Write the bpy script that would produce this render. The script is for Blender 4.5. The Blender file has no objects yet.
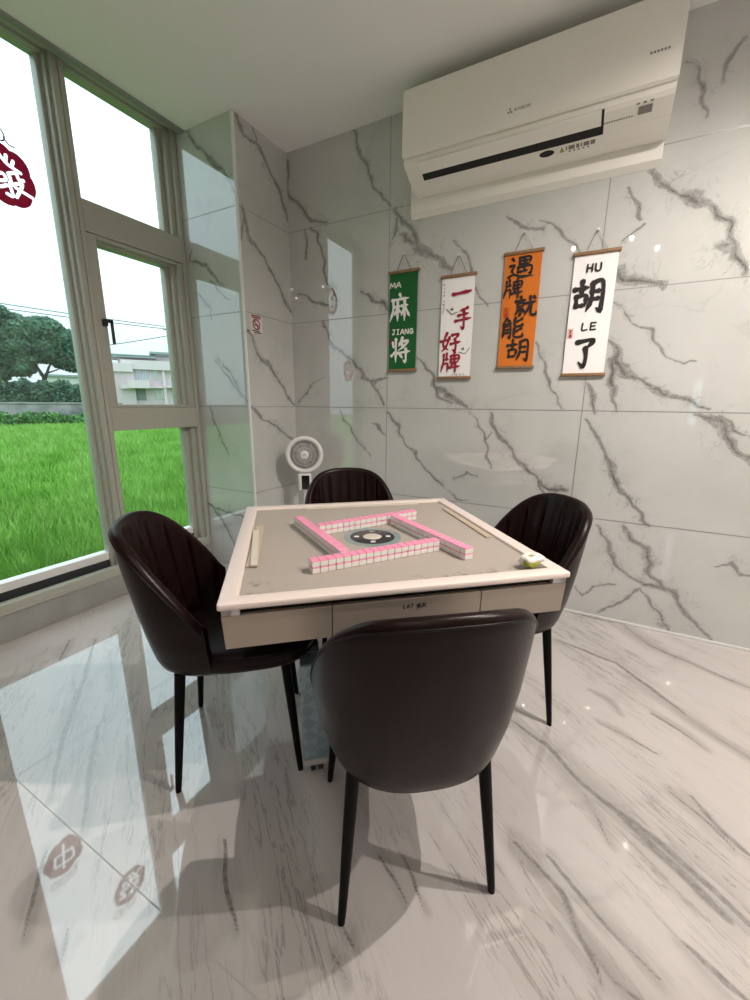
import bpy, bmesh, math, random
import numpy as np
from mathutils import Vector, Matrix
PI = math.pi
rnd = random.Random(7)
nr = np.random.RandomState(11)
scene = bpy.context.scene
COL = scene.collection

# ------------------------------------------------------------------ materials
def mat(name, col, rough=0.5, metal=0.0, ior=1.5, coat=0.0, coat_rough=0.1, emit=None, estr=0.0):
    m = bpy.data.materials.new(name); m.use_nodes = True
    b = m.node_tree.nodes['Principled BSDF']
    b.inputs['Base Color'].default_value = (*col, 1)
    b.inputs['Roughness'].default_value = rough
    b.inputs['Metallic'].default_value = metal
    b.inputs['IOR'].default_value = ior
    b.inputs['Coat Weight'].default_value = coat
    b.inputs['Coat Roughness'].default_value = coat_rough
    if emit:
        b.inputs['Emission Color'].default_value = (*emit, 1)
        b.inputs['Emission Strength'].default_value = estr
    return m

class NT:
    """small helper for node trees"""
    def __init__(s, m):
        s.t = m.node_tree; s.n = s.t.nodes; s.l = s.t.links
        s.bsdf = s.n.get('Principled BSDF')
    def node(s, typ, **kw):
        n = s.n.new(typ)
        for k, v in kw.items(): setattr(n, k, v)
        return n
    def put(s, sock, v):
        if isinstance(v, bpy.types.NodeSocket): s.l.new(v, sock)
        elif isinstance(v, (tuple, list)) and len(v) == 3 and sock.type == 'RGBA': sock.default_value = (*v, 1)
        else: sock.default_value = v
    def math(s, op, a, b=None, clamp=False):
        n = s.node('ShaderNodeMath', operation=op, use_clamp=clamp)
        s.put(n.inputs[0], a)
        if b is not None: s.put(n.inputs[1], b)
        return n.outputs[0]
    def mix(s, f, a, b, blend='MIX'):
        n = s.node('ShaderNodeMix', data_type='RGBA', blend_type=blend)
        s.put(n.inputs['Factor'], f); s.put(n.inputs['A'], a); s.put(n.inputs['B'], b)
        return n.outputs['Result']
    def noise(s, vec, scale, detail=4, rough=0.55, dist=0.0):
        n = s.node('ShaderNodeTexNoise')
        if vec is not None: s.l.new(vec, n.inputs['Vector'])
        n.inputs['Scale'].default_value = scale; n.inputs['Detail'].default_value = detail
        n.inputs['Roughness'].default_value = rough; n.inputs['Distortion'].default_value = dist
        return n.outputs['Fac']
    def smooth(s, v, lo, hi, a=0.0, b=1.0):
        n = s.node('ShaderNodeMapRange', interpolation_type='SMOOTHSTEP')
        s.put(n.inputs[0], v)
        for i, x in enumerate((lo, hi, a, b)): n.inputs[i + 1].default_value = x
        return n.outputs[0]
    def bump(s, h, strength, dist=0.01):
        n = s.node('ShaderNodeBump'); s.l.new(h, n.inputs['Height'])
        n.inputs['Strength'].default_value = strength; n.inputs['Distance'].default_value = dist
        s.l.new(n.outputs[0], s.bsdf.inputs['Normal'])

def noisy(m, scale, amt, dark=(0, 0, 0), bump=0.0, bscale=None, space='Object'):
    """mottle a plain material's colour a little and give it a surface grain"""
    k = NT(m); tc = k.node('ShaderNodeTexCoord').outputs[space]
    base = tuple(k.bsdf.inputs['Base Color'].default_value)[:3]
    f = k.math('MULTIPLY', k.smooth(k.noise(tc, scale, 5), .35, .7), amt)
    k.l.new(k.mix(f, base, dark), k.bsdf.inputs['Base Color'])
    if bump: k.bump(k.noise(tc, bscale or scale * 4, 6), bump)
    return m

def joint(k, coord, period, offset, half):
    """1 on a thin joint line repeated along one coordinate"""
    a = k.math('SUBTRACT', coord, offset - period / 2)
    a = k.math('FLOORED_MODULO', a, period)
    a = k.math('ABSOLUTE', k.math('SUBTRACT', a, period / 2))
    return k.smooth(a, half * .6, half * 1.3, 1, 0)

WALL_BASE = (.585, .595, .575)
FLOOR_BASE = (.595, .558, .54)

def marble_wall(name, xjoint=None):
    m = mat(name, WALL_BASE, .02, ior=2.15); k = NT(m)
    geo = k.node('ShaderNodeNewGeometry').outputs['Position']
    sep = k.node('ShaderNodeSeparateXYZ'); k.l.new(geo, sep.inputs[0])
    at = k.node('ShaderNodeAttribute', attribute_name='vein').outputs['Fac']
    n1 = k.noise(geo, 38, 6, .65); n2 = k.noise(geo, 9, 5, .6); n3 = k.noise(geo, 2.2, 4, .6); n4 = k.noise(geo, 110, 3, .6)
    d = k.math('ADD', at, k.math('MULTIPLY', k.math('SUBTRACT', n1, .5), 1.7))
    d = k.math('ADD', d, k.math('MULTIPLY', k.math('SUBTRACT', n2, .5), 1.5))
    d2 = k.math('ADD', at, k.math('MULTIPLY', k.math('SUBTRACT', n2, .5), 4.2))
    d2 = k.math('ADD', d2, k.math('MULTIPLY', k.math('SUBTRACT', n4, .5), 1.2))
    body = k.math('MULTIPLY', k.smooth(d2, .9, 1.8, 1, 0), k.smooth(n1, .32, .62, .30, .85))
    core = k.smooth(d, .10, .70, 1, 0)
    core = k.math('MULTIPLY', core, k.smooth(k.math('ADD', n2, k.math('MULTIPLY', n4, .4)), .55, .80, .15, .92))
    halo = k.math('MULTIPLY', k.smooth(at, .8, 5.5, 1, 0), k.smooth(n2, .35, .7, .04, .34))
    base = k.mix(k.smooth(n3, .3, .75), WALL_BASE, tuple(c * .90 for c in WALL_BASE))
    # faint, blurred veining of the tile print
    fv = k.math('ABSOLUTE', k.math('SUBTRACT', k.noise(geo, 1.7, 6, .55, .6), .5))
    fv = k.math('MULTIPLY', k.smooth(fv, 0, .022, 1, 0), k.smooth(n3, .45, .7, 0, .26))
    c = k.mix(fv, base, (.36, .36, .345))
    rg = k.math('ABSOLUTE', k.math('SUBTRACT', k.noise(geo, 5.5, 7, .62, .9), .5))
    twig = k.math('MULTIPLY', k.math('MULTIPLY', k.smooth(rg, .0, .016, 1, 0), k.smooth(n2, .40, .62, .1, 1)), k.smooth(at, 2.0, 9, .62, 0))
    c = k.mix(halo, c, (.33, .33, .315))
    c = k.mix(twig, c, (.20, .20, .19))
    c = k.mix(body, c, (.215, .21, .20))
    c = k.mix(core, c, (.085, .083, .078))
    j = joint(k, sep.outputs['Z'], .6, 0.0, .0027)
    if xjoint is not None:
        j = k.math('MAXIMUM', j, joint(k, sep.outputs['X'], 1.2054, xjoint, .0027))
    c = k.mix(k.math('MULTIPLY', j, .85), c, (.12, .115, .105))
    k.l.new(c, k.bsdf.inputs['Base Color'])
    k.l.new(k.mix(j, (.02,) * 3, (.5,) * 3), k.bsdf.inputs['Roughness'])
    k.bump(k.noise(geo, 1.6, 1), .012, .02)
    return m

def marble_floor(name):
    m = mat(name, FLOOR_BASE, .045, ior=2.15); k = NT(m)
    geo = k.node('ShaderNodeNewGeometry').outputs['Position']
    sep = k.node('ShaderNodeSeparateXYZ'); k.l.new(geo, sep.inputs[0])
    mp = k.node('ShaderNodeMapping'); k.l.new(geo, mp.inputs['Vector'])
    mp.inputs['Rotation'].default_value = (0, 0, math.radians(37)); mp.inputs['Scale'].default_value = (1, 1, 1)
    ms = k.node('ShaderNodeMapping'); k.l.new(mp.outputs[0], ms.inputs['Vector']); ms.inputs['Scale'].default_value = (.75, 6.5, 1)
    st = ms.outputs[0]
    mb = k.node('ShaderNodeMapping'); k.l.new(mp.outputs[0], mb.inputs['Vector']); mb.inputs['Scale'].default_value = (.8, 3.0, 1); mb.inputs['Location'].default_value = (3.7, 1.3, 0)
    at = k.node('ShaderNodeAttribute', attribute_name='vein').outputs['Fac']
    nf = k.noise(geo, 45, 5, .65); ns = k.noise(st, 3.0, 9, .62, .25); nb = k.noise(mb.outputs[0], 1.1, 5, .55)
    nl = k.noise(geo, 1.3, 3, .5)
    d = k.math('ADD', at, k.math('MULTIPLY', k.math('SUBTRACT', ns, .5), 3.4))
    core = k.math('MULTIPLY', k.smooth(d, .1, .9, 1, 0), k.smooth(nf, .3, .7, .45, .8))
    halo = k.math('MULTIPLY', k.smooth(at, .5, 6, 1, 0), k.smooth(ns, .38, .62, .06, .55))
    line = k.math('ABSOLUTE', k.math('SUBTRACT', ns, .5))
    line = k.math('MULTIPLY', k.smooth(line, 0, .022, 1, 0), k.smooth(nb, .42, .60, .04, .54))
    band = k.math('MULTIPLY', k.smooth(nb, .46, .64), .42)
    base = k.mix(k.smooth(nl, .3, .7), FLOOR_BASE, tuple(c * .93 for c in FLOOR_BASE))
    c = k.mix(band, base, (.40, .375, .355))
    c = k.mix(line, c, (.17, .15, .14))
    c = k.mix(halo, c, (.27, .25, .235))
    c = k.mix(core, c, (.10, .088, .082))
    j = k.math('MAXIMUM', joint(k, sep.outputs['Y'], .6, -2.155, .0014), joint(k, sep.outputs['X'], 1.2, .505, .0014))
    c = k.mix(k.math('MULTIPLY', j, .45), c, (.22, .21, .2))
    k.l.new(c, k.bsdf.inputs['Base Color'])
    k.l.new(k.mix(j, (.03,) * 3, (.5,) * 3), k.bsdf.inputs['Roughness'])
    k.bump(k.noise(geo, 3.0, 1), .02, .02)
    return m

M = {}
M['wall_back'] = marble_wall('polished_marble_tile_back', .7988)
M['wall_pier'] = marble_wall('polished_marble_tile_pier')
M['floor'] = marble_floor('polished_marble_floor')
M['ceiling'] = noisy(mat('ceiling_paint', (.93, .93, .92), .9), 1.5, .05, (.82, .82, .80), .03, 200)
M['plain_wall'] = noisy(mat('painted_wall', (.55, .54, .525), .7), 2, .06, (.48, .47, .455), .03, 150)
M['plinth'] = noisy(mat('grey_stone_plinth', (.33, .34, .32), .35), 6, .35, (.2, .2, .19))
M['frame'] = noisy(mat('cream_aluminium', (.42, .425, .36), .38), 9, .05, (.34, .34, .30))
M['gasket'] = mat('dark_gasket', (.03, .035, .04), .6)
M['white_trim'] = mat('white_trim', (.78, .78, .76), .35)
M['track'] = mat('grey_track', (.28, .285, .27), .5)
M['black_metal'] = mat('black_metal', (.012, .012, .013), .4)
M['leather'] = mat('dark_brown_leather', (.0115, .0042, .0038), .30, ior=1.27)
NT(M['leather']).bump(NT(M['leather']).noise(NT(M['leather']).node('ShaderNodeTexCoord').outputs['Object'], 420, 3), .05, .002)
noisy(M['leather'], 7, .30, (.007, .0028, .0026))
NT(M['leather'])
M['piping'] = mat('dark_piping', (.008, .005, .005), .4, ior=1.3)
M['leg_black'] = mat('black_powder_coat', (.004, .0035, .0035), .5, ior=1.2)
M['table_frame'] = noisy(mat('pale_pink_frame', (.80, .69, .635), .32), 14, .05, (.6, .5, .45))
M['skirt'] = mat('champagne_panel', (.37, .315, .26), .34, metal=.25)
M['silver'] = mat('silver_corner', (.66, .64, .63), .35, metal=.3)
M['black_box'] = mat('black_housing', (.010, .009, .009), .55)
M['table_leg'] = mat('blue_grey_lacquer', (.23, .31, .36), .16, metal=.25)
M['cap_grey'] = mat('grey_cap', (.42, .40, .40), .4)
M['ink_black'] = mat('black_ink', (.012, .009, .009), .7)
M['ink_red'] = mat('crimson_ink', (.30, .008, .03), .7)
M['seal_red'] = mat('seal_red', (.45, .03, .02), .7)
M['white_ink'] = mat('white_ink', (.82, .82, .78), .7)
M['scroll_green'] = noisy(mat('green_cloth', (.006, .115, .025), .85), 90, .2, (.004, .08, .018))
M['scroll_white'] = noisy(mat('white_cloth', (.88, .86, .86), .85), 90, .06, (.74, .72, .71))
M['scroll_orange'] = noisy(mat('orange_cloth', (.66, .175, .015), .85), 90, .15, (.5, .12, .01))
M['rod'] = noisy(mat('wooden_rod', (.27, .155, .075), .55), 60, .4, (.17, .09, .04))
M['cord'] = mat('pale_cord', (.45, .42, .36), .8)
M['cord_dark'] = mat('dark_cord', (.10, .085, .06), .8)
M['hook'] = mat('clear_hook', (.75, .75, .73), .3)
M['ac_white'] = mat('warm_white_plastic', (.87, .845, .79), .38)
M['ac_flap'] = mat('white_flap', (.90, .88, .83), .3)
M['ac_board'] = mat('white_board', (.87, .85, .80), .55)
M['dark_slot'] = mat('dark_slot', (.012, .011, .010), .7)
M['grey_print'] = mat('grey_print', (.22, .20, .18), .6)
M['fan_white'] = mat('white_plastic', (.78, .77, .75), .35)
M['fan_grey'] = mat('grey_mesh', (.30, .285, .28), .5)
M['fan_blade'] = mat('fan_blade_grey', (.20, .185, .18), .45)  # one even grey for the blades
M['fan_duct'] = mat('fan_duct_grey', (.24, .225, .215), .6)
M['screen_black'] = mat('black_screen', (.01, .01, .011), .12)
M['tile_white'] = mat('tile_ivory', (.80, .775, .74), .28)
M['tile_pink'] = mat('tile_pink', (.86, .32, .48), .28)
M['stick'] = noisy(mat('beige_stick', (.52, .43, .32), .45), 20, .2, (.42, .33, .24))
M['stick_pale'] = mat('pale_stick', (.66, .60, .50), .4)
M['disc_grey'] = mat('blue_grey_ring', (.22, .285, .285), .3)
M['disc_black'] = mat('black_disc', (.010, .011, .014), .2)
M['disc_dome'] = mat('clear_dome', (.62, .58, .50), .12, coat=.6)
M['wrap_white'] = mat('crumpled_white_film', (.74, .74, .68), .3)
M['wrap_green'] = mat('olive_green_film', (.28, .33, .03), .3)
def vinyl_material():
    m = mat('deep_red_vinyl', (.30, .004, .03), .5); t = m.node_tree
    tr = t.nodes.new('ShaderNodeBsdfTranslucent'); tr.inputs[0].default_value = (.30, .002, .03, 1)
    mx = t.nodes.new('ShaderNodeMixShader'); mx.inputs[0].default_value = .45
    t.links.new(t.nodes['Principled BSDF'].outputs[0], mx.inputs[1]); t.links.new(tr.outputs[0], mx.inputs[2])
    t.links.new(mx.outputs[0], t.nodes['Material Output'].inputs[0]); return m
M['sticker_red'] = vinyl_material()
M['sign_white'] = mat('sign_white', (.70, .66, .65), .5)
M['sign_red'] = mat('sign_red', (.24, .012, .03), .5)
M['lamp_white'] = mat('lamp_ring', (.8, .8, .78), .4)
M['lamp_glow'] = mat('lamp_glow', (1, .9, .8), .5, emit=(1, .84, .68), estr=30)

# table cloth: grey-beige, worn dark along the edge nearest the front
def cloth_material():
    m = mat('taupe_cloth', (.41, .36, .315), .95); k = NT(m)
    tc = k.node('ShaderNodeTexCoord').outputs['Object']
    sep = k.node('ShaderNodeSeparateXYZ'); k.l.new(tc, sep.inputs[0])
    n = k.noise(tc, 26, 7, .7)
    edge = k.smooth(sep.outputs['Y'], -.435, -.385, 1, 0)
    left = k.math('MULTIPLY', k.smooth(sep.outputs['X'], -.42, -.30, 1, 0), k.smooth(sep.outputs['Y'], -.40, -.33, 1, 0))
    band = k.math('MAXIMUM', k.math('MULTIPLY', edge, k.smooth(sep.outputs['X'], -.12, .05)), left)
    worn = k.math('MULTIPLY', k.smooth(n, .52, .62), band)
    c = k.mix(k.math('MULTIPLY', worn, .75), (.41, .36, .315), (.13, .11, .08))
    g = k.noise(tc, 480, 2)
    c = k.mix(k.smooth(g, .35, .65, 0, .14), c, (.22, .2, .17))
    k.l.new(c, k.bsdf.inputs['Base Color']); k.bump(g, .15, .002)
    return m
M['cloth'] = cloth_material()

def embossed_leg():
    m = M['table_leg']; k = NT(m)
    tc = k.node('ShaderNodeTexCoord').outputs['Object']
    mp = k.node('ShaderNodeMapping'); k.l.new(tc, mp.inputs['Vector']); mp.inputs['Rotation'].default_value = (.6, .6, PI / 4)
    ch = k.node('ShaderNodeTexChecker'); k.l.new(mp.outputs[0], ch.inputs['Vector']); ch.inputs['Scale'].default_value = 30
    f = k.math('MULTIPLY', ch.outputs['Fac'], .35)
    k.l.new(k.mix(f, (.27, .36, .41), (.12, .17, .20)), k.bsdf.inputs['Base Color'])
    k.bump(ch.outputs['Fac'], .15, .003)
embossed_leg()

def glass_material():
    m = bpy.data.materials.new('window_glass'); m.use_nodes = True
    t = m.node_tree; t.nodes.remove(t.nodes['Principled BSDF'])
    o = t.nodes['Material Output']
    tr = t.nodes.new('ShaderNodeBsdfTransparent'); tr.inputs[0].default_value = (.95, .985, .975, 1)
    gl = t.nodes.new('ShaderNodeBsdfGlossy'); gl.inputs['Roughness'].default_value = .0
    lw = t.nodes.new('ShaderNodeLayerWeight'); lw.inputs[0].default_value = .5
    pw = t.nodes.new('ShaderNodeMath'); pw.operation = 'POWER'; pw.inputs[1].default_value = 5
    fr = t.nodes.new('ShaderNodeMath'); fr.operation = 'MULTIPLY_ADD'; fr.inputs[1].default_value = .9; fr.inputs[2].default_value = .025
    t.links.new(lw.outputs['Facing'], pw.inputs[0]); t.links.new(pw.outputs[0], fr.inputs[0])
    mx = t.nodes.new('ShaderNodeMixShader')
    t.links.new(fr.outputs[0], mx.inputs[0]); t.links.new(tr.outputs[0], mx.inputs[1]); t.links.new(gl.outputs[0], mx.inputs[2])
    t.links.new(mx.outputs[0], o.inputs[0])
    return m
M['glass'] = glass_material()

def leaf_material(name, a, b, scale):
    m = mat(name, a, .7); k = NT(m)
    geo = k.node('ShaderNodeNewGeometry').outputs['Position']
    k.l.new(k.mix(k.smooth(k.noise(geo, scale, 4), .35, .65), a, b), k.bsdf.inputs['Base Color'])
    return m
M['rice'] = leaf_material('rice_green', (.14, .345, .032), (.25, .50, .085), 1.2)
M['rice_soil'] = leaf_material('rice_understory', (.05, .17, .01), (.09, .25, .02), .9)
M['leaf_dark'] = leaf_material('hazed_tree_leaves', (.040, .120, .075), (.085, .22, .13), .9)  # distance haze is put into these lifted, teal-leaning greens
M['leaf_hedge'] = leaf_material('shrub_leaves', (.030, .095, .06), (.07, .18, .10), 1.3)
M['leaf_weed'] = leaf_material('weed_leaves', (.035, .16, .03), (.09, .28, .05), 1.5)
M['bark'] = noisy(mat('bark', (.05, .055, .05), .9), 3, .4)
M['concrete'] = noisy(mat('stained_concrete', (.36, .36, .35), .9), .8, .85, (.09, .11, .10))
M['stucco'] = noisy(mat('pinkish_stucco', (.60, .50, .53), .9), .5, .2, (.46, .41, .44))
M['stucco_light'] = mat('pale_parapet', (.70, .61, .64), .9)
M['roof_grey'] = mat('grey_roof', (.30, .36, .37), .8)
M['shade_grey'] = mat('recess_shade_grey', (.22, .25, .26), .8)
M['far_glass'] = mat('far_window_glass', (.30, .38, .42), .15)
M['far_white'] = mat('far_white', (.62, .62, .63), .7)
M['wire'] = mat('wire_grey', (.10, .13, .14), .8)

# ------------------------------------------------------------------ object helpers
def link(name, me, parent=None):
    o = bpy.data.objects.new(name, me); COL.objects.link(o)
    if parent is not None: o.parent = parent
    return o

def from_bm(name, bm, mats, parent=None, smooth=False, angle=None):
    me = bpy.data.meshes.new(name); bm.normal_update(); bm.to_mesh(me); bm.free()
    for m in (mats if isinstance(mats, (list, tuple)) else [mats]): me.materials.append(m)
    if smooth or angle:
        for p in me.polygons: p.use_smooth = True
        if angle: me.set_sharp_from_angle(angle=math.radians(angle))
    return link(name, me, parent)

def thing(name, label, cat, loc=(0, 0, 0), rz=0.0, group=None):
    o = bpy.data.objects.new(name, None); COL.objects.link(o)
    o.location = loc; o.rotation_euler = (0, 0, rz); o.empty_display_size = .05
    return tag(o, label, cat, group)

def tag(o, label, cat, group=None):
    o['label'] = label; o['category'] = cat
    if group: o['group'] = group
    return o

def struct(o, label=None, cat=None):
    o['kind'] = 'structure'
    if label: o['label'] = label
    if cat: o['category'] = cat
    return o

def box(bm, x0, x1, y0, y1, z0, z1, bev=0.0, seg=2, mi=0, M4=None):
    r = bmesh.ops.create_cube(bm, size=1.0)
    vs = r['verts']
    T = Matrix.Translation(((x0 + x1) / 2, (y0 + y1) / 2, (z0 + z1) / 2)) @ Matrix.Diagonal((x1 - x0, y1 - y0, z1 - z0, 1))
    bmesh.ops.transform(bm, matrix=T, verts=vs)
    fs = list({f for v in vs for f in v.link_faces})
    if bev:
        es = list({e for v in vs for e in v.link_edges})
        rr = bmesh.ops.bevel(bm, geom=es, offset=bev, segments=seg, profile=.5, affect='EDGES', clamp_overlap=True)
        vs = list({v for f in rr['faces'] for v in f.verts} | {v for v in vs if v.is_valid})
        fs = list({f for v in vs for f in v.link_faces})
    for f in fs: f.material_index = mi
    if M4 is not None: bmesh.ops.transform(bm, matrix=M4, verts=vs)
    return vs

def cyl(bm, p0, p1, r0, r1=None, n=16, mi=0, caps=True):
    p0, p1 = Vector(p0), Vector(p1); r1 = r0 if r1 is None else r1
    d = (p1 - p0).normalized(); a = d.orthogonal().normalized(); b = d.cross(a)
    A = [bm.verts.new(p0 + (a * math.cos(t) + b * math.sin(t)) * r0) for t in (2 * PI * i / n for i in range(n))]
    B = [bm.verts.new(p1 + (a * math.cos(t) + b * math.sin(t)) * r1) for t in (2 * PI * i / n for i in range(n))]
    fs = [bm.faces.new((A[i], A[(i + 1) % n], B[(i + 1) % n], B[i])) for i in range(n)]
    if caps: fs += [bm.faces.new(A[::-1]), bm.faces.new(B)]
    for f in fs: f.material_index = mi
    return A + B

def tube(bm, pts, r, n=8, closed=False, mi=0):
    pts = [Vector(p) for p in pts]; N = len(pts); rings = []
    rr = r if isinstance(r, (list, tuple)) else [r] * N
    ref = None
    for i, p in enumerate(pts):
        a = pts[(i - 1) % N] if (closed or i > 0) else p
        b = pts[(i + 1) % N] if (closed or i < N - 1) else p
        d = (b - a).normalized()
        u = d.orthogonal().normalized() if ref is None else (ref - d * ref.dot(d)).normalized()
        ref = u; w = d.cross(u)
        rings.append([bm.verts.new(p + (u * math.cos(2 * PI * k / n) + w * math.sin(2 * PI * k / n)) * rr[i]) for k in range(n)])
    for i in range(N if closed else N - 1):
        A, B = rings[i], rings[(i + 1) % N]
        for k in range(n):
            f = bm.faces.new((A[k], A[(k + 1) % n], B[(k + 1) % n], B[k])); f.material_index = mi
    if not closed:
        for R in (rings[0][::-1], rings[-1]):
            f = bm.faces.new(R); f.material_index = mi

def lathe(bm, prof, n=32, mi=0, M4=None):
    """profile of (r, z) around z"""
    rings = []; new = []
    for r, z in prof:
        if r < 1e-6: v = bm.verts.new((0, 0, z)); rings.append([v]); new.append(v)
        else:
            R = [bm.verts.new((r * math.cos(2 * PI * k / n), r * math.sin(2 * PI * k / n), z)) for k in range(n)]
            rings.append(R); new += R
    for A, B in zip(rings, rings[1:]):
        for k in range(n):
            if len(A) == 1 and len(B) == 1: continue
            if len(A) == 1: f = bm.faces.new((A[0], B[(k + 1) % n], B[k]))
            elif len(B) == 1: f = bm.faces.new((A[k], A[(k + 1) % n], B[0]))
            else: f = bm.faces.new((A[k], A[(k + 1) % n], B[(k + 1) % n], B[k]))
            f.material_index = mi
    if M4 is not None: bmesh.ops.transform(bm, matrix=M4, verts=new)
    return new

def prism(bm, poly, axis, a0, a1, mi=0):
    """extrude a 2-D polygon along an axis; poly gives the two remaining coordinates in order"""
    def P(p, a):
        q = [0, 0, 0]; o = [i for i in range(3) if i != axis]; q[axis] = a; q[o[0]], q[o[1]] = p; return q
    A = [bm.verts.new(P(p, a0)) for p in poly]; B = [bm.verts.new(P(p, a1)) for p in poly]; n = len(poly)
    fs = [bm.faces.new((A[i], A[(i + 1) % n], B[(i + 1) % n], B[i])) for i in range(n)] + [bm.faces.new(A[::-1]), bm.faces.new(B)]
    for f in fs: f.material_index = mi
    bmesh.ops.recalc_face_normals(bm, faces=fs)
    return A + B

def one(name, fn, mats, parent=None, smooth=False, angle=None):
    bm = bmesh.new(); fn(bm); return from_bm(name, bm, mats, parent, smooth, angle)

def copy_tree(o, parent=None):
    c = o.copy(); COL.objects.link(c)
    if parent is not None: c.parent = parent
    for ch in list(o.children): copy_tree(ch, c)
    return c

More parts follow.
